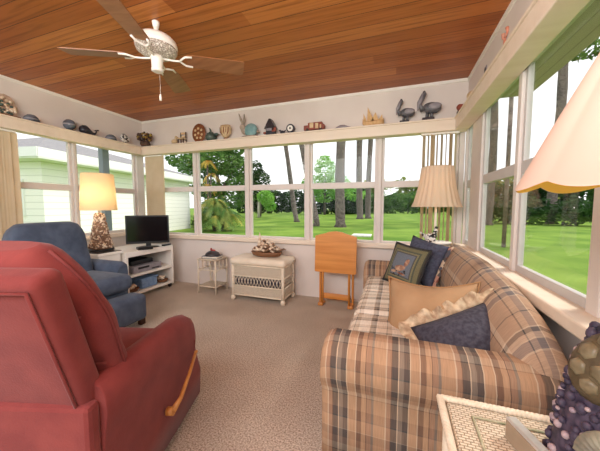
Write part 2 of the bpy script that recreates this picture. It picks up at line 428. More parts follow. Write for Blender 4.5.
window('x', .50, 1.20, SR, ST, XR+.025, 1.37, .03)
# sills
trim(MB().bb(XL, XR, YB-.06, YB+.02, .668, .722, bev=.008), M['trim'])
trim(MB().bb(XL-.02, XL+.05, YF, YB-.06, .72, .775, bev=.008), M['trim'])
trim(MB().bb(.578, XR+.02, .1, YB-.06, .712, .765, bev=.008), M['trim'])
# valance shelves all round
def valance(mb, x0, x1, y0, y1):
    return mb.bb(x0, x1, y0, y1, 1.905, 2.012, bev=.006).bb(x0-.008, x1+.008, y0-.008, y1+.008, 2.012, 2.03, bev=.005)
trim(valance(MB(), XL+.008, XL+.13, YF, YB-.15), M['trim'])
trim(valance(MB(), XL+.008, XR-.008, YB-.13, YB-.008), M['trim'])
trim(valance(MB(), XR-.13, XR-.008, YF, YB-.15), M['trim'])
# thin cornice where wall meets ceiling
trim(MB().bb(XL, XR, YB-.012, YB, ZC-.03, ZC), M['white']); trim(MB().bb(XL, XL+.012, YF, YB-.012, ZC-.03, ZC), M['white']); trim(MB().bb(XR-.012, XR, YF, YB-.012, ZC-.03, ZC), M['white'])
# roof overhang outside, green-grey soffit boards
M['soffit'] = stripe_mat('soffit_boards', srgb(168, 152, 154), srgb(138, 124, 126), 0, .1, .12)
M['roof'] = simple('grey_shingles', srgb(120, 118, 122), srgb(150, 146, 148), 12, .9)
o = struct('roof_overhang', MB().bb(XR+.05, 1.40, YF, YB+.12, 2.40, 2.56).bb(XL-.7, 1.40, YB+.12, 3.86, 2.40, 2.56).bb(XL-.7, XL-.12, YF, YB+.12, 2.40, 2.56), M['soffit'])
struct('roof', MB().bb(XL-.7, 1.40, YF, 3.86, 2.56, 2.62), M['roof'])

# ------------------------------------------------------------------ vertical blinds
def blinds(label, slats, z0=.76, z1=1.90):
    x = slats[0][0]; y = slats[0][1]
    root = thing('vertical_blind', label, 'blind', (x, y, 1.90))
    mb = MB().bb(min(s[0] for s in slats)-.03, max(s[0] for s in slats)+.03, min(s[1] for s in slats)-.02, max(s[1] for s in slats)+.02, 1.885, 1.903)
    mb.build('head_rail', M['white'], root, True)
    for (sx, sy, rz) in slats:
        # gently cupped vane
        secs = []
        for k in range(5):
            a = -1+k/2; secs.append((a*.043, .006*(1-a*a)))
        m = Matrix.Translation((sx, sy, 0)) @ Matrix.Rotation(rz, 4, 'Z'); b = MB(); b.T = m
        out = [(p[0], p[1], z0) for p in secs] + [(p[0], p[1]-.0015, z0) for p in reversed(secs)]
        b.loft([out, [(p[0], p[1], 1.887) for p in out]], True, True, False); b.T = Matrix.Identity(4)
        b.build('vane', M['blind'], root, True)
    return root
blinds('beige vertical blind drawn into the back left corner behind the television', [(-3.56+.033*i, 3.205-.002*(i % 2), .12) for i in range(9)])
blinds('beige vertical blind stacked at the left end of the side windows', [(-3.66+.003*(i % 2), 1.02+.056*i, PI/2-.03) for i in range(13)])
blinds('cream vertical blind half open behind the pleated floor lamp', [(.27+.042*i, 3.195, (1.15, 1.3, .95, 1.3, 1.2, 1.35, 1.05, 1.2)[i]) for i in range(8)], .74)

# ------------------------------------------------------------------ outdoors
GZ = -.15
M['lawn'] = simple('lawn_grass', srgb(84, 116, 40), srgb(124, 150, 62), .5, .95, .6, 30, spec=.1, detail=9)
g = MB(); g.bb(-120, 90, -20, 130, GZ-.2, GZ); lawn = struct('lawn', g, M['lawn'])
struct('foundation', MB().bb(XL-.12, XR+.12, YF, YB+.12, GZ, -.1), M['wall_low'])
leafm = {}
def leaf_mat(k, c1, c2): leafm[k] = simple('leaves_'+k, c1, c2, 1.2, .7, trans=.35, spec=.2); return leafm[k]
leaf_mat('dark', srgb(30, 58, 28), srgb(64, 98, 46)); leaf_mat('mid', srgb(66, 108, 48), srgb(124, 160, 84)); leaf_mat('bright', srgb(104, 168, 62), srgb(160, 206, 100))
leaf_mat('yellow', srgb(176, 168, 74), srgb(214, 190, 96)); leaf_mat('olive', srgb(108, 130, 62), srgb(160, 168, 92)); leaf_mat('orange', srgb(216, 150, 70), srgb(226, 196, 100))
M['bark'] = simple('pine_bark', srgb(84, 74, 70), srgb(126, 114, 108), 9, .9, .6, 20)
M['bark_pale'] = simple('pale_bark', srgb(186, 178, 166), srgb(206, 198, 186), 6, .9)
def leaves(mb, c, r, n, size, flat=.5):
    for _ in range(n):
        while True:
            p = Vector((random.uniform(-1, 1), random.uniform(-1, 1), random.uniform(-1, 1)))
            if .25 < p.length <= 1: break
        p = p*(p.length**-.35)
        q = Vector((c[0]+p.x*r[0], c[1]+p.y*r[1], c[2]+p.z*r[2]))
        a = Vector((random.gauss(0, 1), random.gauss(0, 1), random.gauss(0, flat))).normalized(); b = a.cross(Vector((random.gauss(0, 1), random.gauss(0, 1), random.gauss(0, 1)))).normalized()
        s = size*random.uniform(.6, 1.3)
        vs = [mb.v(q-a*s), mb.v(q+b*s*.45), mb.v(q+a*s), mb.v(q-b*s*.45)]
        mb.face(vs, None, False)
def pine(label, base, top, r0, r1, group=None):
    b = Vector(base); t = Vector(top); d = t-b; pts = [b-Vector((0, 0, .1))]; rad = [r0*1.5]
    n = 9
    for i in range(n+1):
        k = i/n; pts.append(b+d*k+Vector((math.sin(k*5+b.x)*.08, 0, .25 if i == 0 else 0))); rad.append((r0*(1-k)+r1*k)*(1.06 if i % 2 else .97))
    root = thing('pine_tree', label, 'tree', base, 0, group)
    MB().tube(pts, rad, 12).build('trunk', M['bark'], root, True)
    f = MB(); 
    for k in range(7):
        a = k*2.4; c = t+Vector((math.cos(a)*1.3, math.sin(a)*1.3, -.3+.35*k)); leaves(f, c, (1.1, 1.1, .5), 160, .22)
    f.build('crown', leafm['mid'], root, True)
    return root
pine('leaning tall pine with its trunk in the third back window', (-7.5, 20.8, GZ), (-9.4, 20.8, 11), .2, .14)
pine('leaning pine half behind the mullion left of the folding tray table', (-4.85, 17.0, GZ), (-6.7, 17.0, 10.5), .2, .14)
pine('thick straight pine trunk rising above the folding tray table', (-3.18, 16.7, GZ), (-3.1, 16.7, 10), .3, .25)
pine('far pine standing left of its close twin behind the back windows', (-3.3, 27.6, GZ), (-3.5, 27.6, 14), .31, .25)
pine('far slimmer pine standing right of its close twin', (-2.62, 29, GZ), (-2.45, 29, 14), .28, .2)
pine('grey pine seen through the first right window near the corner', (6.0, 21.8, GZ), (6.05, 21.8, 12), .26, .2)
pine('broad dark pine trunk behind the hedge seen under the big lamp shade', (10.7, 24.6, GZ), (10.75, 24.6, 12), .3, .26)
def pole(label, base, h, r):
    return tag(MB().tube([(base[0], base[1], GZ-.05), (base[0], base[1], GZ+h)], r, 10).build('garden_pole', M['bark'], None, loc=(base[0], base[1], GZ)), label, 'pole')
pole('slim dark pole on the lawn outside the first right window', (3.26, 10.2), 5.2, .06)
def bush(name, label, cat, base, blobs, mat, size, trunk=None, tm=None, group=None):
    root = thing(name, label, cat, base, 0, group)
    f = MB()
    for (c, r, n) in blobs: leaves(f, (base[0]+c[0], base[1]+c[1], base[2]+c[2]), r, n, size)
    f.build('foliage', leafm[mat], root, True)
    t = MB()
    for (pts, rad) in (trunk or [([(0, 0, -.05), (0, 0, .8)], .06)]):
        t.tube([(base[0]+p[0], base[1]+p[1], base[2]+p[2]) for p in pts], rad, 8)
    t.build('trunk', tm or M['bark'], root, True)
    return root
# big spreading tree behind the neighbour house
bush('shade_tree', 'big spreading green tree beyond the end of the neighbouring house', 'tree', (-21.5, 30, GZ),
     [((0, 0, 7), (3.4, 3, 1.8), 1500), ((-3.2, 0, 6.4), (2.6, 2.5, 1.8), 900), ((2.6, 0, 5.9), (2.0, 2, 1.3), 650), ((-5, 0, 8), (3, 2, 2), 900), ((1.2, 0, 8.7), (3, 2, 1.2), 700), ((-1.5, 0, 3.6), (3, 2, 1.2), 700), ((3.4, 0, 4.2), (1.8, 2, 1.0), 500), ((1.5, 0, 2.2), (3.5, 2, 1.3), 800)],
     'mid', .3, [([(0, 0, -.1), (.1, 0, 3), (-.4, 0, 6.5)], [.35, .28, .15]), ([(.1, 0, 3), (2.2, 0, 5.8)], [.2, .08])])
bush('leafy_tree', 'dark leafy tree in front of the hedge in the middle of the back windows', 'tree', (-15.6, 30, GZ),
     [((0, 0, 4.2), (1.3, 1.2, 1.5), 800), ((-.6, 0, 5.6), (1, 1, 1.2), 450), ((1.2, 0, 3.0), (.9, 1, .8), 300)], 'dark', .2, [([(0, 0, -.1), (0, 0, 3.5)], [.16, .1])])
bush('light_bush', 'bright green bush with a pale trunk beside the dark leafy tree', 'bush', (-13.6, 27.5, GZ),
     [((0, 0, 2.2), (1.0, .8, .9), 600), ((.5, 0, 1.3), (.7, .6, .6), 300)], 'bright', .16, [([(-.9, 0, -.1), (-.85, 0, 2.2)], [.16, .12])], M['bark_pale'])
bush('young_tree', 'bright green young tree behind the thick pine trunk', 'tree', (-10, 40, GZ),
     [((0, 0, 6.6), (1.6, 1.4, 2.2), 700), ((-1.8, 0, 4.6), (1.8, 1.4, 1.4), 500), ((2, 0, 4.4), (1.9, 1.4, 1.5), 500), ((0, 0, 3), (2.4, 1.5, 1.2), 500), ((4.4, 0, 3.0), (1.6, 1.2, 1.0), 300)], 'bright', .26, [([(0, 0, -.1), (0, 0, 6)], [.2, .1])])
def hedge(label, x0, y0, x1, y1, h, mat, size, n):
    base = ((x0+x1)/2, (y0+y1)/2, GZ); bl = []
    k = max(3, int(math.hypot(x1-x0, y1-y0)/1.6))
    for i in range(k):
        t = i/(k-1); c = (x0+(x1-x0)*t-base[0], y0+(y1-y0)*t-base[1], h*.5)
        bl.append((c, (1.4, 1.0, h*.55*random.uniform(.85, 1.15)), n))
    return bush('hedge', label, 'hedge', base, bl, mat, size)
hedge('dark green hedge closing the lawn between the leafy tree and the pines', -26, 43, -5, 43, 3.9, 'dark', .32, 620)
hedge('mid green hedge closing the lawn behind the twin pines and the fifth window', -8, 49.5, 12, 49.5, 3.6, 'mid', .32, 560)
hedge('low dark hedge at the far side of the lawn outside the right windows', 5.5, 24.6, 20, 20, 1.75, 'dark', .22, 330)
hedge('grey green far tree line above the hedge in the fifth back window', -10, 80, 34, 78, 8.2, 'olive', .6, 300)
hedge('tall dark trees behind the low hedge outside the right windows', 9, 34, 34, 25, 3.6, 'dark', .4, 420)
# fountain palms
def palm(name, label, base, h, n, ln, mats, stems, drop=.75):
    root = thing(name, label, 'palm', base)
    t = MB()
    heads = []
    for (dx, dy, hh) in stems:
        t.tube([(base[0]+dx*.4, base[1]+dy*.4, GZ-.05), (base[0]+dx, base[1]+dy, GZ+hh)], [.07, .05], 8); heads.append((dx, dy, hh))
    t.build('stem', M['bark'], root, True)
    for mi, mat in enumerate(mats):
        f = MB()
        for (dx, dy, hh) in heads:
            for k in range(n):
                a = random.uniform(0, 2*PI); el = random.uniform(.2, 1.25); p = Vector((base[0]+dx, base[1]+dy, GZ+hh)); v = Vector((math.cos(a)*math.cos(el), math.sin(a)*math.cos(el), math.sin(el)))*ln*random.uniform(.8, 1.1)
                pts = []
                for i in range(9):
                    s = i/8; pts.append(p+v*s+Vector((0, 0, -drop*ln*s*s)))
                for i in range(1, 9):
                    dd = (pts[i]-pts[i-1]).normalized(); sd = dd.cross(Vector((0, 0, 1))).normalized()
                    for sg in (-1, 1):
                        for q in (0, .5):
                            o = pts[i-1].lerp(pts[i], q); L_ = .34*ln*(1-.55*(i/8))
                            tip = o+sd*sg*L_*.75+dd*L_*.5+Vector((0, 0, -.25*L_))
                            f.face([f.v(o), f.v(o+dd*.05), f.v(tip)], None, False)
        f.build('fronds', leafm[mat], root, True)
    return root
palm('clump_palm', 'bushy clump palm with yellowing drooping fronds near the house end', (-8.75, 12.0, GZ), 1, 9, 1.25, ['olive', 'mid', 'mid', 'olive', 'yellow'], [(0, 0, 1.15), (-.5, .1, .8), (.5, .1, .85), (.15, -.3, .6), (-.15, -.1, 1.4)], .95)
palm('golden_palm', 'tall slender palm with orange yellow fronds behind the clump palm', (-11.6, 15, GZ), 1, 7, .75, ['orange', 'yellow'], [(0, 0, 4.1), (.1, .2, 3.3), (-.1, .1, 2.6)], 1.1)
bush('foundation_shrub', 'dark shrub growing at the far corner of the neighbouring house', 'bush', (-10.75, 13.1, GZ), [((0, 0, .35), (.45, .5, .4), 260), ((.1, .1, 1.5), (.25, .3, 1.0), 180)], 'dark', .1)
M['stone'] = simple('pale_concrete', srgb(226, 222, 216), srgb(206, 202, 196), 6, .9)
tag(MB().bb(-1.75, -.95, 11.7, 12.4, GZ-.02, GZ+.06, bev=.01).build('concrete_slab', M['stone'], None, loc=(-1.3, 12, GZ)), 'pale concrete slab lying on the lawn behind the folding tray table', 'slab')
# neighbour house
hs = thing('house', 'neighbouring single storey house with pale yellow siding and grey shingle roof', 'house', (-9.9, 5.2, GZ), math.atan2(.18, .984))
M['siding'] = stripe_mat('yellow_siding', srgb(255, 252, 246), srgb(224, 222, 214), 2, .2, .1)
M['fascia'] = simple('white_fascia', srgb(246, 246, 244), None, rough=.5)
MB().bb(-8, 0, 0, 7.9, 0, 2.62).build('wall', M['siding'], hs)
MB().bb(-8.5, .55, -.5, 8.4, 2.62, 2.7).bb(.52, .56, -.52, 8.42, 2.66, 2.92).bb(-8.5, .56, -.54, -.5, 2.66, 2.92).bb(-8.5, .56, 8.4, 8.44, 2.66, 2.92).build('eave', M['fascia'], hs)
r = MB(); c = [r.v(p) for p in ((-8.5, -.52, 2.9), (.56, -.52, 2.9), (.56, 8.42, 2.9), (-8.5, 8.42, 2.9), (-4, 3.4, 4.3), (-4, 4.0, 4.3))]
for q in ((0, 1, 4), (1, 2, 5, 4), (2, 3, 5), (3, 0, 4, 5), (3, 2, 1, 0)): r.face([c[i] for i in q], None, False)
r.build('roof', M['roof'], hs)
M['awning'] = simple('house_window_glass', srgb(196, 214, 224), srgb(168, 192, 204), 3, .15)
wf = MB().bb(-1.75, -.65, -.05, .02, 1.0, 2.1).build('window', M['fascia'], hs); MB().bb(-1.69, -.71, -.06, -.03, 1.06, 2.04).build('pane', M['awning'], wf)
# square steel post under the roof edge on the left side
M['bluegrey'] = simple('blue_grey_paint', srgb(132, 142, 152), srgb(140, 150, 160), 4, .5)
tag(MB().box((-4.25, 3.03, (GZ+2.4)/2), (.1, .1, 2.4-GZ), 0, .008).build('porch_post', M['bluegrey'], None, loc=(-4.25, 3.03, GZ)), 'blue grey square post outside the left window behind the shell lamp', 'post')

# ------------------------------------------------------------------ plaid sofa
so = thing('sofa', 'long plaid fabric sofa under the right windows', 'sofa', (.14, 2.0, 0))
MB().bb(-.225, .545, 1.16, 2.83, .05, .33, bev=.02).build('base', M['plaid'], so, True)
def arm_secs(y0, sgn):
    # cross-section in (offset outward, z); sgn=-1 -> outward is -Y
    prof = [(.0, .04), (.0, .25), (.005, .37), (.03, .405), (.055, .455), (.058, .515), (.035, .57), (-.02, .60), (-.085, .60), (-.145, .57), (-.165, .515), (-.155, .44), (-.15, .3), (-.15, .04)]
    secs = []
    for x, k in ((-.285, .72), (-.278, .88), (-.262, .96), (-.235, 1), (-.1, 1), (.1, 1), (.3, 1), (.5, 1), (.55, .97)):
        cz, co = .34, -.05
        secs.append([(x, y0+sgn*(co+(o-co)*k), (cz+(z-cz)*(k if z > cz else 1))) for o, z in prof])
    return secs
MB().loft(arm_secs(1.10, -1)).build('armrest', M['plaid'], so, True)
MB().loft(arm_secs(2.87, 1)).build('armrest', M['plaid'], so, True)
for y in (1.255, 1.752, 2.249):
    MB().rbox((.085, y+.2465, .395), (.66, .49, .15), .05, (0, 0, .018)).build('seat_cushion', M['plaid_seat'], so, True)
prof = [(.41, .40), (.375, .47), (.355, .54), (.36, .62), (.385, .70), (.42, .765), (.465, .81), (.51, .825), (.548, .805), (.568, .76), (.568, .6), (.565, .1), (.47, .1), (.44, .40)]
secs = []
for y, k in ((1.085, .30), (1.095, .42), (1.13, .53), (1.19, .64), (1.28, .745), (1.4, .83), (1.55, .9), (1.72, .95), (1.95, 1), (2.25, 1), (2.6, 1), (2.68, .97), (2.72, .9)):
    secs.append([(.568+(x-.568)*(.45+.55*k), y, .45+(z-.45)*k if z > .45 else z) for x, z in prof])
MB().loft(secs).build('backrest', M['plaid_back'], so, True)
b = MB()
for x in (-.2, .5):
    for y in (1.17, 2.8): b = MB().box((x, y, .025), (.06, .06, .05), 0, .005); b.build('foot', M['darkwood'], so, True)
# pillows
def mat_tapestry():
    m, nt, out = new_mat('tapestry_cloth')
    tc = N(nt, 'ShaderNodeTexCoord'); sp = N(nt, 'ShaderNodeSeparateXYZ'); L(nt, tc.outputs['UV'], sp.inputs[0])
    d = math_(nt, 'MAXIMUM', math_(nt, 'ABSOLUTE', math_(nt, 'SUBTRACT', sp.outputs[0], .5)), math_(nt, 'ABSOLUTE', math_(nt, 'SUBTRACT', sp.outputs[1], .5)))
    r = ramp(nt, [(0, srgb(112, 118, 128)), (.27, srgb(84, 84, 82)), (.30, srgb(130, 124, 92)), (.335, srgb(84, 88, 74)), (.37, srgb(120, 114, 84)), (.45, srgb(78, 76, 66))], True); L(nt, d, r.inputs[0])
    n = N(nt, 'ShaderNodeTexNoise', Scale=90, Detail=2); L(nt, tc.outputs['UV'], n.inputs['Vector'])
    r2 = ramp(nt, [(.35, (.6, .6, .6)), (.65, (1.2, 1.2, 1.2))]); L(nt, n.outputs[0], r2.inputs[0])
    col = mixc(nt, 1, r.outputs[0], r2.outputs[0], 'MULTIPLY')
    p = N(nt, 'ShaderNodeBsdfPrincipled', Roughness=.9); L(nt, col, p.inputs['Base Color']); L(nt, p.outputs[0], out.inputs[0]); return m
M['tapestry'] = mat_tapestry()
M['motif'] = simple('motif_thread', srgb(196, 160, 132), srgb(120, 72, 60), 30, .9); M['motif_dark'] = simple('motif_dark_thread', srgb(44, 40, 44), srgb(64, 62, 60), 60, .9)
def piping(w, h, Mx, r, pinch=.06, sag=0):
    pts = []
    for k in range(48):
        t = k/48*4; sd = int(t); f = -1+2*(t-sd)
        a, b_ = ((f, -1), (1, f), (-f, 1), (-1, -f))[sd]
        pts.append(Mx @ Vector((a*w/2*(1-pinch*(1-b_*b_)), b_*h/2*(1-pinch*(1-a*a))-sag*(1-a*a)*max(0, b_), 0)))
    pts.append(pts[0]); return MB().tube(pts, r, 6)
Mp = frame((.095, 2.44, .645), (-.62, -.70, .36), (.05, .1, 1), -.12)
po = MB().pillow(.36, .36, .13, Mp).build('throw_pillow', M['tapestry'], None, loc=(.1, 2.44, .47)); tag(po, 'square tapestry pillow with a bordered picture, leaning at the far end of the sofa', 'pillow')
q = MB()   # stitched rider-like blob motif lying on the pillow face
for (x, y, rx, ry, rot) in ((.0, -.03, .055, .03, .3), (.045, .02, .022, .04, -.3), (-.05, -.07, .035, .012, .2), (.02, -.075, .05, .010, -.1)):
    q.ball(Mp @ Vector((x, y, .060-.9*(x*x+y*y)*1.2)), (rx, ry, .008), 12, 5, R=(Mp.to_3x3() @ Matrix.Rotation(rot, 3, 'Z')))
q.build('stitched_motif', M['motif'], po, True); 
q = MB()
for k in range(16):
    x, y = random.uniform(-.09, .07), random.uniform(-.1, -.03); q.ball(Mp @ Vector((x, y, .059-1.0*(x*x+y*y)*1.2)), (.016, .007, .007), 8, 4, R=(Mp.to_3x3() @ Matrix.Rotation(random.uniform(0, 3), 3, 'Z')))
q.build('stitched_leaves', M['motif_dark'], po, True)
piping(.36, .36, Mp, .006).build('piping', M['motif_dark'], po, True)
Mp = frame((.225, 2.555, .675), (-.66, -.68, .32), (.05, .1, 1), -.2)
po = MB().pillow(.38, .38, .13, Mp).build('throw_pillow', M['denim'], None, loc=(.22, 2.55, .47)); tag(po, 'blue denim pillow with a patchwork edge behind the tapestry pillow', 'pillow')
M['patch'] = voro_mat('patchwork_cloth', [srgb(200, 150, 130), srgb(90, 88, 96), srgb(214, 190, 164), srgb(140, 90, 80), srgb(96, 84, 80)], 22, .9, None, 0)
def ruffle(w, h, Mx, depth, lobes, amp, sides=(0, 1, 2, 3), pinch=.06, lift=.0):
    mb = MB(); rows = []
    for sd in sides:
        nn = 40
        for k in range(nn):
            f = -1+2*k/nn; a, b_ = ((f, -1), (1, f), (-f, 1), (-1, -f))[sd]
            p = Vector((a*w/2*(1-pinch*(1-b_*b_)), b_*h/2*(1-pinch*(1-a*a)), 0))
            o = Vector((a if abs(a) > .999 else a**5, b_ if abs(b_) > .999 else b_**5, 0)).normalized()
            ph = (sd*nn+k)/nn*lobes*2*PI/1; row = []
            for j in range(5):
                t = j/4; row.append(Mx @ (p+o*depth*t*(1-.15*math.sin(ph*.5))+Vector((0, 0, lift*t*t+amp*t*math.sin(ph)))))
            rows.append(row)
    # two sided strip with a little thickness
    nz = (Mx.to_3x3() @ Vector((0, 0, 1)))*.002
    secs = [r+[p-nz for p in reversed(r)] for r in rows]
    mb.loft(secs, True, True); return mb
ruffle(.38, .38, Mp, .035, 7, .010, (1,)).build('patchwork_edge', M['patch'], po, True)
Mp = frame((.19, 1.60, .555), (-.30, -.90, .42), (.0, .2, 1), .03)
po = MB().pillow(.47, .40, .27, Mp, 18, .09, 0, .03).build('throw_pillow', M['tan'], None, loc=(.19, 1.58, .47)); tag(po, 'plain tan pillow with corded edge in the middle of the sofa', 'pillow')
piping(.47, .40, Mp, .006, .09, .03).build('piping', M['tanpipe'], po, True)
Mp = frame((.325, 1.385, .53), (-.10, -.80, .62), (.0, .6, 1), .46)
po = MB().pillow(.40, .28, .20, Mp, 16, .05).build('throw_pillow', M['navy'], None, loc=(.28, 1.40, .47)); tag(po, 'navy pillow with a cream ruffle beside the near sofa arm', 'pillow')
M['ruffle'] = simple('cream_print_ruffle', srgb(226, 204, 172), srgb(168, 138, 110), 26, .9)
ruffle(.40, .28, Mp, .055, 7, .020, (1, 2, 3), .05, .012).build('ruffle', M['ruffle'], po, True)

# ------------------------------------------------------------------ red recliner, seen from behind
rc = thing('recliner', 'dusty red velour recliner with a wooden lever, seen from behind', 'armchair', (-1.33, .73, 0), .295)
MB().bb(-.36, .36, -.30, .40, .05, .34, bev=.02).build('base', M['red'], rc)
MB().rbox((0, .07, .40), (.64, .60, .17), .06, (0, 0, .02)).build('seat_cushion', M['red'], rc)
MB().rbox((0, .375, .24), (.64, .07, .34), .03, (0, .015, 0)).build('footrest', M['red'], rc)
for sg in (1, -1):
    prof = [(.405, .05), (.415, .2), (.42, .38), (.428, .45), (.438, .515), (.434, .57), (.418, .605), (.392, .618), (.358, .612), (.332, .58), (.322, .52), (.328, .46), (.33, .38), (.33, .05)]
    secs = []
    for y, k, dz in ((-.315, .97, .0), (-.31, 1, 0), (-.1, 1, -.005), (.1, 1, -.01), (.19, 1, -.012), (.27, .97, -.02), (.32, .92, -.035), (.345, .83, -.06), (.352, .66, -.10)):
        secs.append([(sg*(.385+(x-.385)*(k if z > .3 else 1)), y+(.085*min(1, (.47-z)/.3) if y > .15 and z < .47 else 0), (z if z < .3 else .30+(z-.30)*k+dz*(z-.3)/.3)) for x, z in prof])
    MB().loft(secs).build('armrest', M['red'], rc)
lean = Matrix.Rotation(.29, 3, 'X')
bk = MB().rbox((0, -.335, .665), (.80, .09, .66), .03, (0, -.012, 0), R=lean); bo = bk.build('back_shell', M['red'], rc)
def rc_pt(x, y, z): # helper: point on leaned plane
    v = lean @ Vector((x, y, z)); return (v.x, v.y-.335, v.z+.665)
w = MB(); w.tube([rc_pt(-.375, -.046, -.32), rc_pt(-.375, -.050, .30), rc_pt(.375, -.050, .30), rc_pt(.375, -.046, -.32)], .005, 6); w.build('welt', M['red'], bo)
# puffy back cushion with three tufted rolls, rounded shoulders
cu = MB()
secs = []
rows = 26
for i in range(rows+1):
    t = i/rows; z = -.24+.595*t
    wd = .405 if t < .5 else .405-.15*((t-.5)/.5)**1.9
    th = .066+.018*abs(math.sin(t*PI*3))**.6
    if i in (0, rows): th *= .55
    if i == rows: z -= .006
    if i in (0,): wd *= .97
    if i == rows-1: th *= .88
    sec = []
    for k in range(28):
        a = 2*PI*k/28; cx = math.copysign(abs(math.cos(a))**.42, math.cos(a)); cy = math.copysign(abs(math.sin(a))**.62, math.sin(a))
        sec.append(rc_pt(wd*cx, .118+th*cy, z))
    secs.append(sec)
cu.loft(secs); co = cu.build('back_cushion', M['red'], rc)
for zz, ww in ((-.04, .40), (.14, .37)): MB().tube([rc_pt(-ww+2*ww*i/14, .118-.056-.012*math.sin(PI*i/14), zz) for i in range(15)], .005, 6).build('seam', M['red_dark'], co)
for sg in (1, -1):
    w = MB(); w.tube([rc_pt(sg*(.407 if (z+.24)/.595 < .5 else .407-.15*(((z+.24)/.595-.5)/.5)**1.9), .125, z) for z in [-.22+.055*i for i in range(11)]], .006, 6); w.build('welt', M['red_dark'], co)
MB().bb(-.418, .418, -.362, -.312, .05, .565, bev=.015).build('rear_panel', M['red'], rc)
lv = MB().tube([(.43, .03, .25), (.462, .03, .25)], .018, 12).tube([(.455, .03, .25), (.468, .08, .275), (.470, .17, .335), (.464, .26, .39)], [.015, .010, .008, .008], 10).ball((.464, .263, .392), (.009, .014, .009), 10, 6)
lv.build('lever', M['lever'], rc)

# ------------------------------------------------------------------ blue recliner by the left wall
bl = thing('recliner', 'slate blue recliner with low footrest beside the shell lamp', 'armchair', (-2.71, 1.60, 0), 0)
# local: +x forward
MB().bb(-.30, .30, -.30, .30, .08, .34, bev=.03).build('base', M['blue'], bl)
MB().rbox((.10, 0, .435), (.56, .60, .15), .06, (.0, 0, .015)).build('seat_cushion', M['blue'], bl)
MB().rbox((.40, 0, .20), (.20, .66, .24), .04, (.01, 0, .01)).build('footrest', M['blue'], bl)
for sg in (1, -1): 
    prof = [(.30, .10), (.30, .42), (.295, .52), (.31, .57), (.345, .595), (.385, .592), (.415, .565), (.42, .5), (.41, .4), (.41, .10)]
    secs = []
    for x, k in ((-.36, .92), (-.33, 1), (0, 1), (.11, 1), (.14, .97), (.155, .87)): secs.append([(x, sg*(.36+(y-.36)*k), .3+(z-.3)*(k if z > .3 else 1)) for y, z in prof])
    MB().loft(secs).build('armrest', M['blue'], bl)
lean2 = Matrix.Rotation(-.26, 3, 'Y')
def bl_pt(x, y, z): v = lean2 @ Vector((x, y, z)); return (v.x-.27, v.y, v.z+.66)
secs = []
for i in range(19):
    t = i/18; z = -.26+.60*t; wd = .295 if t < .7 else .295-.075*((t-.7)/.3)**2.2; th = .10+.022*abs(math.sin(t*PI*2.0))**.5
    if i in (0, 18): th *= .5; wd *= .96
    sec = []
    for k in range(24):
        a = 2*PI*k/24; cx = math.copysign(abs(math.cos(a))**.55, math.cos(a)); cy = math.copysign(abs(math.sin(a))**.45, math.sin(a)); sec.append(bl_pt(th*cx, wd*cy, z))
    secs.append(sec)
MB().loft(secs).build('back_cushion', M['blue'], bl)
for sx in (-.25, .40):
    for sy in (-.28, .345 if sx > 0 else .28): MB().box((sx, sy*.98, .045), (.05, .05, .09), 0, .006).build('leg', M['darkwood'], bl)

# ------------------------------------------------------------------ television corner
ts = thing('tv_stand', 'white open television stand with two shelves', 'tv stand', (-3.28, 2.68, 0))
x0, x1, y0, y1 = -3.56, -2.97, 2.32, 3.04
MB().bb(x0, x1, y0, y1, .535, .60, bev=.006).build('top', M['white'], ts, True)
for ya, yb in ((y0, y0+.03), (y1-.03, y1)): MB().bb(x0, x1, ya, yb, .05, .535, bev=.004).build('side_panel', M['white'], ts, True)
for z in (.06, .285): MB().bb(x0+.01, x1-.005, y0+.03, y1-.03, z, z+.03, bev=.003).build('shelf', M['white'], ts, True)
M['backboard'] = simple('dark_backboard', srgb(70, 60, 56), None, rough=.8)
MB().bb(x0, x0+.015, y0+.03, y1-.03, .09, .535).build('back_panel', M['backboard'], ts, True)
for x in (x0+.05, x1-.05):
    for y in (y0+.03, y1-.03): MB().tube([(x, y-.015, .025), (x, y+.015, .025)], .025, 12).tube([(x, y, .025), (x, y, .052)], .012, 8).build('caster', M['black'], ts, True)
# lattice screen on the near side
tv = thing('television', 'black flat screen television on the white stand', 'television', (-3.11, 2.76, .60), math.atan2(.33, .37))
MB().bb(-.255, .255, -.018, .018, .052, .425, bev=.006).bb(-.16, .16, .018, .05, .10, .36, bev=.015).build('case', M['black'], tv)
MB().bb(-.238, .238, -.0205, -.017, .08, .41).build('screen', M['screen'], tv)
MB().bb(-.03, .03, .0, .02, .012, .10, bev=.004).build('neck', M['black'], tv); MB().lathe([(.13, 0), (.13, .008), (.11, .013), (.02, .014)], (0, .0, 0), 28, sy=.62).build('stand_base', M['black'], tv)
tag(MB().box((-2.995, 2.60, .617), (.11, .17, .034), -.5, .006).build('cable_box', M['black'], None, loc=(-2.99, 2.60, .6)), 'small black box in front of the television screen', 'box')
tag(MB().box((-2.995, 2.95, .612), (.045, .14, .022), .1, .006).build('remote_control', M['black'], None, loc=(-2.995, 2.95, .6)), 'black remote control at the right end of the television stand top', 'remote')
vc = thing('video_recorder', 'wide grey video recorder on the middle shelf of the stand', 'video recorder', (-3.2, 2.66, .315))
MB().bb(-3.42, -3.0, 2.44, 2.86, .317, .40, bev=.006).build('case', M['grey'], vc, True); MB().bb(-3.001, -2.997, 2.50, 2.66, .36, .385).bb(-3.001, -2.997, 2.70, 2.82, .33, .345).build('tape_slot', M['black'], vc, True)
M['darkcloth'] = simple('dark_bag', srgb(54, 52, 58), srgb(70, 68, 74), 20, .8)
tag(MB().bb(-3.4, -3.08, 2.47, 2.80, .40, .455, bev=.01).build('disc_player', M['black'], None, loc=(-3.2, 2.63, .4)), 'flat black player lying on top of the grey video recorder', 'player')
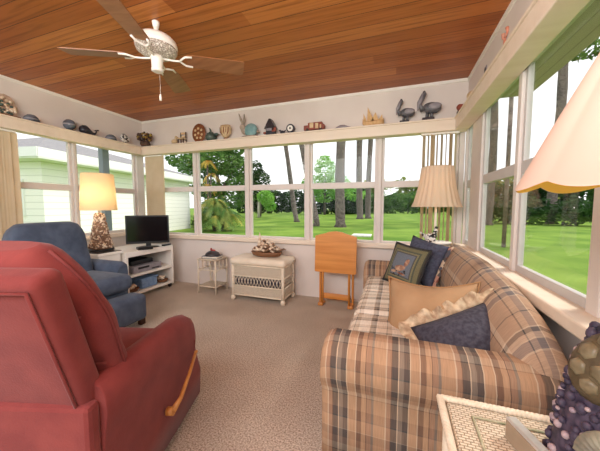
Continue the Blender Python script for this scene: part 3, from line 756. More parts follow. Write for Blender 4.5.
M['bluebox'] = simple('pale_blue_tub', srgb(110, 142, 184), srgb(136, 164, 200), 30, .5)
bb_ = thing('storage_tub', 'pale blue tub on the bottom shelf of the television stand', 'tub', (-3.15, 2.68, .09))
MB().bb(-3.34, -3.02, 2.56, 2.80, .09, .205, bev=.015).build('body', M['bluebox'], bb_, True); MB().bb(-3.35, -3.01, 2.55, 2.81, .205, .222, bev=.006).build('lid', M['bluebox'], bb_, True)
M['shell'] = voro_mat('mixed_shells', [srgb(232, 214, 190), srgb(196, 160, 128), srgb(150, 110, 84), srgb(226, 196, 170), srgb(110, 84, 68)], 70, .5)
M['shell_lt'] = simple('pale_shell', srgb(240, 224, 202), srgb(206, 172, 142), 24, .45)
M['shell_dk'] = simple('dark_shell', srgb(104, 76, 58), srgb(152, 116, 88), 24, .45)
M['basket'] = wicker_mat('brown_basket', srgb(150, 102, 66), srgb(86, 54, 34), .02, .01)
def shell_bowl(label, x, y, z):
    t = thing('shell_bowl', label, 'bowl', (x, y, z)); MB().lathe([(.035, 0), (.06, .01), (.075, .045), (.07, .045), (.052, .015), (.01, .012)], (0, 0, 0), 18).build('bowl', M['basket'], t)
    h = MB()
    for k in range(16): a = random.uniform(0, 6.3); r = random.uniform(0, .05); h.ball((r*math.cos(a), r*math.sin(a), .045+random.uniform(0, .04)), (.022, .016, .014), 8, 5, R=Matrix.Rotation(random.uniform(0, 3), 3, 'Z'))
    o = h.build('shells', M['shell_lt'], t); o['kind'] = 'stuff'
shell_bowl('small bowl of pale shells left of the blue tub', -3.05, 2.45, .09)
shell_bowl('small bowl of pale shells right of the blue tub', -3.05, 2.91, .09)

# lamp table and shell lamp
M['tinted'] = simple('dark_glass_top', srgb(70, 66, 64), None, rough=.15)
lt = thing('side_table', 'white table under the glowing shell lamp', 'table', (-3.35, 2.13, 0))
a0, a1, b0, b1 = -3.58, -2.99, 1.985+.03, 2.305
MB().bb(a0, a1, b0, b1, .60, .632, bev=.006).build('table_top', M['white'], lt, True); MB().bb(a0+.01, a1-.01, b0+.01, b1-.01, .63, .638).build('glass_top', M['tinted'], lt, True); MB().bb(a0+.02, a1-.02, b0+.02, b1-.02, .49, .60).build('apron', M['white'], lt, True)
for x in (a0+.03, a1-.03):
    for y in (b0+.03, b1-.03): MB().box((x, y, .24), (.04, .04, .48), 0, .005).build('leg', M['white'], lt, True)
def shade_mat(name, c, tr=.45):
    m, nt, out = new_mat(name)
    d = N(nt, 'ShaderNodeBsdfDiffuse'); d.inputs[0].default_value = c4(c); t = N(nt, 'ShaderNodeBsdfTranslucent'); t.inputs[0].default_value = c4(c)
    mx = N(nt, 'ShaderNodeMixShader'); mx.inputs[0].default_value = tr; L(nt, d.outputs[0], mx.inputs[1]); L(nt, t.outputs[0], mx.inputs[2]); L(nt, mx.outputs[0], out.inputs[0]); return m
M['shade_warm'] = shade_mat('warm_lamp_shade', srgb(250, 234, 202)); M['shade_pink'] = shade_mat('cream_lamp_shade', srgb(238, 216, 204), .25); M['shade_pleat'] = shade_mat('pleated_lamp_shade', srgb(240, 220, 196), .3)
M['shade_inner'] = shade_mat('yellow_shade_lining', srgb(250, 214, 120), .3)
M['bulb'] = simple('frosted_bulb', (1, .95, .85), None, rough=.4)
lp = thing('table_lamp', 'lit lamp with shell covered base and plain drum shade', 'lamp', (-3.23, 2.22, .638)); lx, ly, lz = -3.23, 2.22, .638
MB().lathe([(.128, 0), (.132, .008), (.128, .022), (.02, .024)], (lx, ly, lz), 28).build('base_plate', M['black'], lp, True)
pf = [(.118, .022), (.116, .06), (.095, .12), (.080, .20), (.070, .27), (.058, .33), (.048, .40), (.03, .43)]
MB().lathe(pf, (lx, ly, lz), 20).build('lamp_body', M['shell_dk'], lp, True)
hs_ = [MB(), MB(), MB()]
for k in range(520):
    z = .03+.39*random.random()**1.1
    r = next(pf[i][0]+(pf[i+1][0]-pf[i][0])*(z-pf[i][1])/(pf[i+1][1]-pf[i][1]) for i in range(len(pf)-1) if pf[i][1] <= z <= pf[i+1][1])
    a = random.uniform(0, 2*PI); s = random.uniform(.008, .016); q = hs_[0 if random.random() < .5 else random.choice((1, 2))]
    R = Matrix.Rotation(a, 3, 'Z') @ Matrix.Rotation(random.uniform(-.6, .6), 3, 'X')
    q.ball((lx+(r+.002)*math.cos(a), ly+(r+.002)*math.sin(a), lz+z), (s*.6, s, s*random.uniform(.6, 1.1)), 7, 4, R=R)
for q, mm in zip(hs_, ('shell', 'shell_lt', 'shell_dk')): o = q.build('shell_crust', M[mm], lp, True); o['kind'] = 'stuff'
MB().tube([(lx, ly, 1.04), (lx, ly, 1.14)], .014, 10).build('stem', M['metal'], lp, True)
MB().lathe([(.176, 0), (.178, .004), (.156, .412), (.152, .415), (.152, .41), (.173, .004)], (lx, ly, 1.10), 40, caps=False).build('lamp_shade', M['shade_warm'], lp, True)
MB().ball((lx, ly, 1.22), (.03, .03, .045), 12, 8).build('bulb', M['bulb'], lp, True)

# ------------------------------------------------------------------ cane stand with ornaments
cs = thing('cane_stand', 'small square white cane stand under the back window', 'stand', (-2.315, 3.05, 0))
c0, c1, d0, d1 = -2.45, -2.18, 2.93, 3.18
for x in (c0, c1):
    for y in (d0, d1): MB().tube([(x, y, 0), (x, y, .44)], .011, 8).build('leg', M['cane'], cs, True)
def ring(z): 
    m = MB()
    for (p, q) in (((c0, d0), (c1, d0)), ((c1, d0), (c1, d1)), ((c1, d1), (c0, d1)), ((c0, d1), (c0, d0))): m.tube([(p[0], p[1], z), (q[0], q[1], z)], .008, 8)
    return m
for z in (.09, .31): ring(z).build('rail', M['cane'], cs, True)
MB().bb(c0-.012, c1+.012, d0-.012, d1+.012, .435, .455, bev=.006).build('top', M['wicker_fine'], cs, True)
g = MB()
for (p, q) in (((c0, d0), (c1, d0)), ((c1, d0), (c1, d1)), ((c0, d1), (c0, d0))):
    for k in (1, 2): t = k/3; MB().tube([(p[0]+(q[0]-p[0])*t, p[1]+(q[1]-p[1])*t, .31), (p[0]+(q[0]-p[0])*t, p[1]+(q[1]-p[1])*t, .436)], .007, 8).build('spindle', M['cane'], cs, True)
g = MB()
for (p, q) in (((c0, d0), (c1, d0)), ((c1, d0), (c1, d1))):
    for sg in (0, 1):
        pts = []
        for k in range(6):
            a = k/5*PI/2; s = .07*(1-math.cos(a)); u = s if sg == 0 else 1; L_ = math.hypot(q[0]-p[0], q[1]-p[1]); t = s/L_ if sg == 0 else 1-s/L_
            pts.append((p[0]+(q[0]-p[0])*t, p[1]+(q[1]-p[1])*t, .22+.09*math.sin(a)))
        g.tube(pts, .006, 6)
g.build('brace', M['cane'], cs, True)
MB().bb(c0, c1, d0, d1, .088, .098).build('shelf', M['wicker_fine'], cs, True)
M['bookblue'] = simple('slate_book_cover', srgb(88, 94, 110), srgb(104, 110, 124), 12, .5); M['pages'] = simple('paper_pages', srgb(228, 220, 204), None, rough=.9)
bk = thing('book', 'slate blue book lying on the white cane stand', 'book', (-2.31, 3.05, .455), .15)
MB().bb(-.11, .11, -.08, .08, 0, .004).bb(-.11, .11, -.08, .08, .026, .030).bb(-.112, -.107, -.08, .08, 0, .03).build('cover', M['bookblue'], bk); MB().bb(-.107, .105, -.075, .075, .004, .026).build('pages', M['pages'], bk)
M['darkcer'] = simple('dark_ceramic', srgb(46, 40, 44), srgb(66, 60, 64), 16, .3); M['redcer'] = simple('red_ceramic', srgb(150, 46, 44), srgb(170, 66, 60), 16, .4)
on = thing('ornament', 'small dark domed ornament with a red top on the slate book', 'ornament', (-2.31, 3.05, .485))
MB().lathe([(.095, 0), (.098, .012), (.082, .04), (.045, .062), (.01, .066)], (0, 0, 0), 20).build('dome', M['darkcer'], on); MB().ball((.01, 0, .068), (.04, .02, .016), 10, 6).ball((-.02, 0, .085), (.014, .012, .018), 8, 6).build('red_top', M['redcer'], on)

# ------------------------------------------------------------------ wicker chest
wc = thing('wicker_chest', 'white wicker storage bench with a cream cushion under the back window', 'bench', (-1.525, 2.99, 0))
e0, e1, f0, f1 = -1.87, -1.18, 2.82, 3.17
for x in (e0+.015, e1-.015):
    for y in (f0+.015, f1-.015):
        l = MB().tube([(x, y, .045), (x, y, .44)], .018, 10).ball((x, y, .035), (.03, .03, .035), 12, 8); l.build('leg', M['cane'], wc, True)
for z0_, z1_, nm in ((.31, .44, 'upper_panel'), (.07, .185, 'lower_panel')):
    MB().bb(e0+.012, e1-.012, f0+.012, f1-.012, z0_, z1_, bev=.004).build(nm, M['wicker_fine'], wc, True)
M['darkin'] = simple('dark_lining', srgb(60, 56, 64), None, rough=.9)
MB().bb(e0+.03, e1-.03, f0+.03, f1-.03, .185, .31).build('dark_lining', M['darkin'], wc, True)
la = MB()
def lat(p, q, n):
    d = Vector(q)-Vector(p); 
    for k in range(n):
        a = Vector(p)+d*(k/n); b2 = Vector(p)+d*((k+1)/n)
        la.tube([(a.x, a.y, .187), (b2.x, b2.y, .308)], .0035, 5); la.tube([(b2.x, b2.y, .187), (a.x, a.y, .308)], .0035, 5)
lat((e0+.03, f0+.02, 0), (e1-.03, f0+.02, 0), 15); lat((e1-.02, f0+.03, 0), (e1-.02, f1-.03, 0), 8)
la.build('lattice', M['cane'], wc, True)
rl = MB()
for z in (.19, .308, .075, .435): rl.tube([(e0+.015, f0+.010, z), (e1-.015, f0+.010, z)], .009, 8); rl.tube([(e1-.010, f0+.015, z), (e1-.010, f1-.015, z)], .009, 8)
rl.build('rail', M['cane'], wc, True)
M['cream'] = simple('cream_vinyl', srgb(226, 210, 188), srgb(234, 220, 200), 6, .55)
MB().rbox(((e0+e1)/2, (f0+f1)/2, .485), (e1-e0+.04, f1-f0+.03, .085), .04, (0, 0, .012)).build('cushion', M['cream'], wc, True)
# shell boat decoration on the bench
sd = thing('shell_centerpiece', 'shallow brown basket heaped with brown and white shells and a pale spire', 'decoration', (-1.47, 2.98, .538))
MB().lathe([(.11, 0), (.15, .012), (.17, .06), (.163, .062), (.14, .02), (.02, .015)], (0, 0, 0), 24, sx=1.2, sy=.62).build('basket', M['basket'], sd)
hq = [MB(), MB()]
for k in range(190):
    a = random.uniform(0, 6.3); r = math.sqrt(random.random()); hq[k % 2].ball((r*.17*math.cos(a), r*.085*math.sin(a), .06+.13*(1-r)*random.random()+random.uniform(0, .04)), (.022, .016, .014), 7, 4, R=Matrix.Rotation(random.uniform(0, 3), 3, 'Z') @ Matrix.Rotation(random.uniform(-.8, .8), 3, 'X'))
o = hq[0].build('brown_shells', M['shell_dk'], sd); o['kind'] = 'stuff'; o = hq[1].build('white_shells', M['shell_lt'], sd); o['kind'] = 'stuff'
MB().lathe([(.035, 0), (.03, .04), (.022, .07), (.024, .09), (.012, .13), (.003, .19)], (-.09, 0, .10), 10, fr=lambda a, z: 1+.15*math.sin(5*a+z*60)).build('spire', M['shell_lt'], sd)
MB().tube([(.17, 0, .07), (.23, 0, .10), (.255, 0, .09)], [.014, .012, .006], 8).build('driftwood', M['shell_dk'], sd)

# ------------------------------------------------------------------ folding tray table
tt = thing('tray_table', 'honey oak folding tray table standing folded under the back window', 'tray table', (-.62, 3.05, 0), -.03)
ol = [(-.235, -.20), (-.225, -.21), (.225, -.21), (.235, -.20), (.235, .20), (.20, .212), (.12, .232), (.07, .250), (0, .258), (-.07, .250), (-.12, .232), (-.20, .212), (-.235, .20)]
MB().prism(ol, .022, Matrix.Translation((0, -.06, .61)) @ Matrix.Rotation(PI/2-.05, 4, 'X')).build('table_top', M['oak_x'], tt)
for sg in (-1, 1):
    MB().tube([(sg*.155, -.035, .02), (sg*.150, -.025, .66)], .014, 8).build('leg', M['oak'], tt)
    MB().box((sg*.19, .005, .33), (.022, .038, .64), 0, .005).build('leg', M['oak'], tt)
    MB().box((sg*.172, -.005, .018), (.06, .13, .036), 0, .01).build('foot', M['oak'], tt)
MB().box((0, -.005, .105), (.33, .05, .05), 0, .006).build('crossbar', M['oak_x'], tt); MB().bb(-.15, .15, -.035, -.01, .13, .145, bev=.004).build('rail', M['oak_x'], tt)

# ------------------------------------------------------------------ floor lamp in the far right corner
fl = thing('floor_lamp', 'pleated cream shade floor lamp behind the far end of the sofa', 'lamp', (.385, 3.03, 0)); x, y = .385, 3.03
MB().lathe([(.08, 0), (.08, .012), (.03, .03), (.012, .05)], (x, y, 0), 28).build('base', M['white'], fl, True)
MB().tube([(x, y, .04), (x, y, 1.20)], .011, 12).build('pole', M['white'], fl, True); MB().lathe([(.012, .775), (.14, .775), (.15, .785), (.15, .792), (.012, .792)], (x, y, 0), 32).build('tray', M['white'], fl, True)
pl = lambda a, z: 1+.03*math.cos(24*a)
MB().lathe([(.222, 0), (.225, .004), (.205, .05), (.166, .2), (.142, .39), (.138, .395), (.138, .388), (.162, .2), (.202, .05), (.219, .005)], (x, y, 1.14), 132, fr=pl, caps=False).build('lamp_shade', M['shade_pleat'], fl, True)
MB().ball((x, y, 1.25), (.03, .03, .045), 12, 8).build('bulb', M['bulb'], fl, True)
M['spot'] = voro_mat('black_white_spots', [srgb(236, 232, 226), srgb(30, 28, 30), srgb(220, 214, 206), srgb(52, 46, 46)], 60, .4, None, 0)
orn = thing('bird_ornament', 'black and white spotted ornament on the floor lamp tray behind the denim pillow', 'ornament', (.335, 2.96, .7925))
MB().ball((0, 0, .045), (.055, .028, .045), 14, 8).ball((.045, 0, .115), (.022, .02, .024), 12, 8).tube([(.03, 0, .06), (.042, 0, .11)], [.03, .016], 10).build('body', M['spot'], orn); MB().tube([(-.04, 0, .05), (-.10, 0, .10)], [.022, .006], 8).build('tail', M['spot'], orn); MB().ball((.05, 0, .145), (.016, .006, .014), 8, 6).build('crest', M['black'], orn)

# ------------------------------------------------------------------ wicker table, turtle lamp and silver frame in the foreground
wt = thing('wicker_table', 'white wicker end table at the near end of the sofa', 'table', (.37, .70, 0))
g0, g1, h0, h1, zt = .15, .64, .42, .935, .54
MB().bb(g0+.015, g1-.015, h0+.015, h1-.015, zt-.03, zt, bev=.008).build('table_top', M['wicker'], wt, True)
MB().bb(g0+.03, g1-.03, h0+.03, h1-.03, zt-.16, zt-.03).build('apron', M['wicker'], wt, True)
def braid(p, q, n, r):
    m = MB(); p, q = Vector(p), Vector(q); d = (q-p).normalized(); s = Vector((-d.y, d.x, 0))
    for k in range(n):
        c = p+(q-p)*((k+.5)/n); m.ball(c+Vector((0, 0, .004)), (r*1.7, r*.85, r), 8, 6, R=Matrix.Rotation(math.atan2(d.y, d.x)+.5, 3, 'Z'))
    return m
for p, q in (((g0, h0, zt-.006), (g0, h1, zt-.006)), ((g0, h1, zt-.006), (g1, h1, zt-.006)), ((g1, h1, zt-.006), (g1, h0, zt-.006)), ((g0, h0, zt-.006), (g1, h0, zt-.006))): braid(p, q, 42, .0105).build('braided_edge', M['cane'], wt, True)
for x in (g0+.03, g1-.03):
    for y in (h0+.03, h1-.03): MB().tube([(x, y, 0), (x, y, zt-.03)], .024, 12).build('leg', M['cane'], wt, True)
MB().bb(g0+.03, g1-.03, h0+.03, h1-.03, .15, .17).build('shelf', M['wicker'], wt, True)
# twisted cord inlay on the top
MB().tube([(g0+.075, h0+.06, zt+.001), (g0+.075, h1-.065, zt+.001), (g1-.06, h1-.065, zt+.001)], .005, 6).build('cord_inlay', simple('green_cord', srgb(150, 150, 120), srgb(190, 184, 158), 40, .8), wt, True)
pf_ = thing('picture_frame', 'silver edged picture frame standing on the wicker table', 'picture frame', (.318, .765, zt), -1.25)
MB().bb(-.062, .062, -.013, .013, .0, .06, bev=.004).build('frame', M['metal'], pf_); MB().bb(-.056, .056, -.015, -.012, .004, .054).build('backing', M['taupe'], pf_); MB().bb(-.054, .054, .012, .0145, .008, .052).build('photo', M['taupe'], pf_)
tl = thing('table_lamp', 'large lamp with carved sea turtle base and scalloped shade', 'lamp', (.47, .745, zt)); x, y = .47, .745
M['turtle'] = simple('turtle_brown', srgb(96, 82, 60), srgb(70, 58, 42), 26, .45); M['turtle_lt'] = simple('turtle_scute', srgb(138, 124, 98), srgb(104, 92, 70), 40, .4)
M['coral'] = simple('purple_coral', srgb(44, 38, 58), srgb(86, 74, 92), 60, .6); M['coral_lt'] = simple('lilac_barnacle', srgb(150, 130, 142), srgb(196, 172, 170), 60, .6)
M['fan'] = simple('grey_fan_shell', srgb(150, 146, 126), srgb(110, 104, 92), 26, .5)
core = MB().lathe([(.112, 0), (.115, .03), (.105, .10), (.09, .2), (.07, .28), (.05, .34), (.022, .40), (.016, .62), (.012, .62)], (x, y, zt), 24); core.build('lamp_body', M['coral'], tl, True)
# turtle carapace facing the room, with raised scutes
nrm = Vector((-.70, -.64, .25)).normalized(); ct = Vector((x, y, zt+.265))+nrm*.060
Mt = frame(ct, nrm, (.25, -.1, 1), -.25); R3 = Mt.to_3x3()
ca = MB().ball(ct, (.066, .088, .034), 20, 10, R=R3); cao = ca.build('turtle_carapace', M['turtle'], tl, True)
sc = MB()
for (u, v_, ru, rv) in [(0, .058, .017, .017), (0, .022, .02, .018), (0, -.018, .02, .018), (0, -.055, .016, .017), (.035, .042, .016, .018), (-.035, .042, .016, .018), (.042, .002, .017, .019), (-.042, .002, .017, .019), (.034, -.038, .016, .018), (-.034, -.038, .016, .018)]:
    z = .034*math.sqrt(max(.05, 1-(u/.066)**2-(v_/.088)**2)); sc.ball(Mt @ Vector((u, v_, z-.003)), (ru*1.12, rv*1.12, .007), 6, 5, R=R3 @ Matrix.Rotation(-v_*0, 3, 'Z') @ Matrix.Rotation(u*9, 3, 'Y') @ Matrix.Rotation(-v_*7, 3, 'X'))
sc.build('scutes', M['turtle_lt'], cao, True)
MB().ball(Mt @ Vector((0, .108, .012)), (.022, .03, .02), 12, 8, R=R3).build('turtle_head', M['turtle'], tl, True)
# ribbed fan shell lower down
n2 = Vector((-.66, -.74, .2)).normalized(); c2 = Vector((x+.0, y, zt+.12))+n2*.112; Mf = frame(c2, n2, (0, 0, 1), .5); fs = MB()
poly = []
secs = []
for i in range(6):
    t = i/5; ring_ = []
    for k in range(33): a = -1.15+2.3*k/32; rr = .008+.05*t; ring_.append(Mf @ Vector((rr*math.sin(a), -.03+rr*math.cos(a), .016*math.sin(t*PI*.9)+.0025*math.cos(k*PI/1.6)*t)))
    secs.append(ring_+[p-n2*.006 for p in reversed(ring_)])
fs.loft(secs, True, True); fs.build('fan_shell', M['fan'], tl, True)
b1_, b2_ = MB(), MB()
pz = [(0, .112), (.03, .115), (.10, .105), (.2, .09), (.28, .07), (.34, .05)]
for k in range(420):
    z = .34*random.random(); r = next(pz[i][1]+(pz[i+1][1]-pz[i][1])*(z-pz[i][0])/(pz[i+1][0]-pz[i][0]) for i in range(5) if pz[i][0] <= z <= pz[i+1][0]+1e-6); a = random.uniform(0, 2*PI); s = random.uniform(.005, .011)
    (b1_ if k % 4 else b2_).ball((x+(r+.003)*math.cos(a), y+(r+.003)*math.sin(a), zt+max(z, s)), (s, s, s*random.uniform(.8, 1.3)), 8, 5)
o = b1_.build('coral_crust', M['coral'], tl, True); o['kind'] = 'stuff'; o = b2_.build('barnacles', M['coral_lt'], tl, True); o['kind'] = 'stuff'
# scalloped shade: eight gently bowed panels
NP = 9
def scal(a, z): u = (a*NP/(2*PI)) % 1; return 1+.045*math.sin(PI*u)
secs = []; inn = []
SH0, SH1 = 1.20, 1.50
for i in range(9):
    t = i/8; r = .200-.138*t; row = []; rin = []
    for k in range(160):
        a = 2*PI*k/160+.25; u = (a*NP/(2*PI)) % 1; zz = SH0+(SH1-SH0)*t-(.016*math.sin(PI*u)*(1-t)**3)
        rr = r*(1+.05*math.sin(PI*u)); row.append((x+rr*math.cos(a), y+rr*math.sin(a), zz)); rin.append((x+(rr-.003)*math.cos(a), y+(rr-.003)*math.sin(a), zz))
    secs.append(row); inn.append(rin)
so_ = MB().loft(secs, True, False).build('lamp_shade', M['shade_pink'], tl, True)
MB().loft(inn, True, False, flip=True).build('shade_lining', M['shade_inner'], so_, True)
MB().ball((x, y, 1.27), (.03, .03, .045), 12, 8).build('bulb', M['bulb'], tl, True)

# ------------------------------------------------------------------ ceiling fan
FX, FY = -1.62, 1.57
cf = thing('ceiling_fan', 'white ceiling fan with four wooden blades', 'ceiling fan', (FX, FY, ZC))
M['fanwhite'] = simple('fan_enamel', srgb(240, 232, 222), srgb(246, 240, 232), 6, .35)
M['blade'] = wood_mat('fan_blade_wood', srgb(134, 84, 52), srgb(160, 106, 70), 0, .4, 30)
M['filigree'] = voro_mat('fan_filigree', [srgb(236, 228, 218), srgb(206, 196, 184), srgb(186, 174, 162)], 70, .4, srgb(150, 136, 124), .4)
MB().lathe([(.024, 0), (.024, -.01), (.02, -.03), (.018, -.04)], (0, 0, 0), 28).build('canopy', M['fanwhite'], cf)
MB().tube([(0, 0, -.03), (0, 0, -.10)], .016, 12).build('downrod', M['fanwhite'], cf)
MB().lathe([(.03, -.09), (.07, -.096), (.11, -.112), (.132, -.137), (.138, -.165), (.136, -.185)], (0, 0, 0), 40).build('motor_housing', M['fanwhite'], cf)
MB().lathe([(.136, -.185), (.131, -.20), (.10, -.222), (.06, -.235), (.04, -.237)], (0, 0, 0), 40).build('vent_ring', M['filigree'], cf)
MB().lathe([(.042, -.235), (.044, -.25), (.038, -.262), (.037, -.315), (.04, -.32), (.04, -.333), (.03, -.34)], (0, 0, 0), 24).build('switch_housing', M['fanwhite'], cf)
for k, deg in enumerate((36, 116, 206, 292)):
    a = math.radians(deg); R = Matrix.Rotation(a, 4, 'Z') @ Matrix.Translation((0, 0, -.235)) @ Matrix.Rotation(math.radians(-12), 4, 'X')
    poly = [(.20, -.05), (.24, -.062), (.58, -.075), (.60, -.068), (.605, 0), (.60, .068), (.58, .075), (.24, .062), (.20, .05)]
    b = MB().prism(poly, .006, R).build('blade', M['blade'], cf)
    m = MB(); m.T = R
    m.tube([(.03, 0, -.010), (.10, 0, -.014), (.15, 0, -.012), (.165, .02, -.010), (.19, .045, -.008), (.235, .05, -.007)], .007, 8); m.tube([(.15, 0, -.012), (.165, -.02, -.010), (.19, -.045, -.008), (.235, -.05, -.007)], .007, 8)
    m.T = Matrix.Identity(4); m.build('blade_bracket', M['fanwhite'], cf)
pc = MB().tube([(.03, -.01, -.37), (.03, -.01, -.50)], .0009, 6).tube([(.03, -.01, -.50), (.03, -.01, -.515), (.03, -.01, -.545)], [.005, .008, .008], 8); pc.build('pull_chain', M['fanwhite'], cf)

# ------------------------------------------------------------------ ornaments on the valance shelves
Z0 = 2.0305
M['amber'] = simple('amber_wood', srgb(142, 84, 48), srgb(112, 62, 34), 14, .5); M['patchcream'] = simple('cream_patch', srgb(222, 196, 156), srgb(200, 168, 128), 20, .6)
M['darkgreen'] = simple('dark_green_glaze', srgb(60, 76, 70), srgb(92, 106, 98), 18, .35); M['teal'] = simple('teal_glaze', srgb(112, 154, 158), srgb(142, 176, 176), 16, .5)
M['rabbit'] = simple('rabbit_fur_grey', srgb(158, 140, 126), srgb(182, 166, 150), 20, .8); M['pewter'] = simple('pewter', srgb(86, 86, 92), srgb(120, 118, 122), 20, .45, metal=.3)
M['straw'] = simple('straw', srgb(226, 190, 140), srgb(204, 160, 110), 40, .8); M['charcoal'] = simple('charcoal_glaze', srgb(40, 40, 48), srgb(66, 66, 76), 18, .3)
M['rustred'] = simple('rust_red_paint', srgb(150, 78, 62), srgb(130, 64, 50), 16, .5); M['globe'] = simple('dark_glass_dome', srgb(58, 66, 80), srgb(120, 128, 140), 10, .1, spec=.8)
M['domeclear'] = glass_mat('clear_dome')
def orn_(name, label, cat, x, y, rz=0): return thing(name, label, cat, (x, y, Z0), rz)
XS, YS = -3.645, 3.195
M['shellpink'] = simple('pink_grey_shellwork', srgb(176, 146, 126), srgb(206, 178, 158), 30, .6)
# left shelf (facing +X)
t = orn_('shell_dome', 'tall arched shell arrangement at the left end of the side shelf', 'ornament', XS, 1.655, PI/2)
MB().bb(-.10, .10, -.04, .04, 0, .015, bev=.004).build('base', M['amber'], t)
MB().prism([(-.09, .015), (.09, .015), (.09, .12), (.075, .17), (.045, .205), (0, .218), (-.045, .205), (-.075, .17), (-.09, .12)], .02, Matrix.Translation((0, .02, 0)) @ Matrix.Rotation(PI/2, 4, 'X')).build('arched_back', M['shellpink'], t)
q = MB(); 
for k in range(34):
    u = random.uniform(-.075, .075); z = random.uniform(.03, .19*(1-abs(u)*4)); q.ball((u, -.005, z), (.016, .012, .014), 8, 5)
o = q.build('shells', M['shell_lt'], t); o['kind'] = 'stuff'
q = MB()
for k in range(16): u = random.uniform(-.07, .07); q.ball((u, -.012, random.uniform(.03, .14)), (.014, .012, .012), 8, 5)
o = q.build('dark_shells', M['darkgreen'], t); o['kind'] = 'stuff'
def globe(label, y, r, flat=False):
    t = orn_('paperweight', label, 'paperweight', XS, y)
    if flat: MB().lathe([(r, 0), (r*1.0, .008), (r*.96, .02), (r*.8, r*.6), (r*.5, r*.9), (.004, r*1.02)], (0, 0, .012), 20).build('dome', M['globe'], t)
    else: MB().ball((0, 0, r+.012), r, 20, 12).build('globe', M['globe'], t)
    MB().lathe([(r*.8, 0), (r*.85, .006), (r*.6, .014)] if not flat else [(r*1.05, 0), (r*1.05, .010), (r*.98, .014)], (0, 0, 0), 20).build('base', M['charcoal'] , t)
    q = MB()
    rr = r*1.005
    secs = []
    for i in range(3):
        z = r*(.1-.25*i/2) if not flat else r*(.30-.12*i); c = math.sqrt(max(0, rr*rr-z*z)) if not flat else r*(.985-.0*i)
        secs.append([(c*math.cos(2*PI*k/20), c*math.sin(2*PI*k/20), z+(r if not flat else 0)+.012) for k in range(20)])
    q.loft(secs, True, False).build('pale_band', M['grey'], t)
globe('low dark glass dome second from the left end of the side shelf', 1.855, .068, True)
globe('round dark glass ball on the side shelf above the first window post', 2.215, .062)
t = orn_('whale_figurine', 'dark whale figurine with raised tail on the side shelf', 'figurine', XS, 2.41, PI/2)
MB().loft([[(x+0, r*math.cos(a), .052+dz+r*1.1*math.sin(a)) for a in [2*PI*k/14 for k in range(14)]] for x, r, dz in ((-.085, .008, .0), (-.08, .03, .002), (-.06, .045, .006), (-.02, .05, .008), (.02, .036, -.004), (.06, .02, -.02), (.09, .014, -.02), (.105, .012, .0), (.112, .009, .02))]).build('body', M['charcoal'], t)
MB().ball((.118, -.018, .085), (.012, .022, .008), 8, 5).ball((.118, .018, .085), (.012, .022, .008), 8, 5).build('tail_fluke', M['charcoal'], t); MB().bb(-.06, .05, -.03, .03, 0, .012, bev=.004).build('base', M['amber'], t)
globe('low glass dome with a grey band between whale and striped fish on the side shelf', 2.71, .068, True)
t = orn_('fish_figurine', 'black and white striped round fish figurine near the corner of the side shelf', 'figurine', XS, 2.905, PI/2)
MB().ball((0, 0, .075), (.06, .025, .062), 16, 10).ball((.07, 0, .07), (.022, .008, .035), 8, 6).build('body', M['spot'], t); MB().lathe([(.03, 0), (.03, .008), (.012, .016)], (0, 0, 0), 14).build('base', M['charcoal'], t)
t = orn_('dried_bouquet', 'bunch of dried yellow and brown flowers in the back left shelf corner', 'dried flowers', -3.525, 3.14)
M['dry_y'] = simple('dry_yellow', srgb(176, 148, 72), srgb(140, 112, 56), 30, .8); M['dry_b'] = simple('dry_brown', srgb(66, 48, 42), srgb(92, 70, 58), 30, .8)
MB().lathe([(.05, 0), (.07, .03), (.06, .07), (.045, .07), (.02, .02)], (0, 0, 0), 18).build('pot', M['dry_b'], t)
for nm, mm, n in (('yellow_flowers', 'dry_y', 34), ('brown_flowers', 'dry_b', 60)):
    q = MB()
    for k in range(n):
        a = random.uniform(0, 6.3); r = .115*math.sqrt(random.random()); q.ball((r*math.cos(a), r*.8*math.sin(a)-.0, .085+random.uniform(0, .15)*(1-r*4)), (.018, .014, .016), 7, 4, R=Matrix.Rotation(a, 3, 'Z'))
    o = q.build(nm, M[mm], t); o['kind'] = 'stuff'
# back shelf
t = orn_('duck_figurine', 'small cream figurine beside the miniature chair on the back shelf', 'figurine', -3.03, YS)
MB().ball((0, 0, .045), (.05, .03, .035), 14, 8).ball((.03, 0, .10), (.022, .02, .022), 12, 8).tube([(.025, 0, .06), (.03, 0, .10)], [.02, .014], 8).build('body', M['patchcream'], t); MB().tube([(.05, 0, .10), (.072, 0, .094)], [.008, .002], 8).build('bill', M['straw'], t); MB().bb(-.04, .04, -.025, .025, 0, .014, bev=.003).build('base', M['amber'], t)
t = orn_('miniature_chair', 'miniature wooden chair with a cream seat on the back shelf', 'miniature', -2.89, YS)
for sx in (-.045, .045):
    MB().box((sx, .025, .085), (.012, .012, .17), 0, .002).build('leg', M['darkwood'], t); MB().box((sx, -.03, .035), (.012, .012, .07), 0, .002).build('leg', M['darkwood'], t)
MB().bb(-.052, .052, -.037, .032, .066, .08, bev=.003).build('seat', M['patchcream'], t); MB().bb(-.04, .04, .02, .03, .14, .168).bb(-.04, .04, .021, .029, .10, .115).build('backrest', M['patchcream'], t)
t = orn_('oval_plaque', 'brown oval wooden plaque with cream inlay on the back shelf', 'plaque', -2.615, 3.215)
Rp = Matrix.Rotation(.15, 3, 'X')
def tp(p): v = Rp @ Vector(p); return (v.x, v.y, v.z)
MB().ball((0, -.0, .132), (.115, .013, .132), 26, 10).build('plaque', M['amber'], t)
q = MB()
for (u, z) in ((-.05, .17), (.0, .195), (.05, .17), (-.055, .11), (.0, .13), (.055, .11), (-.025, .07), (.035, .065)): q.ball((u, -.012, z), (.02, .006, .018), 10, 5)
q.build('inlay', M['patchcream'], t)
t = orn_('bird_pot', 'squat dark green bird shaped pot on the back shelf', 'ornament', -2.40, YS)
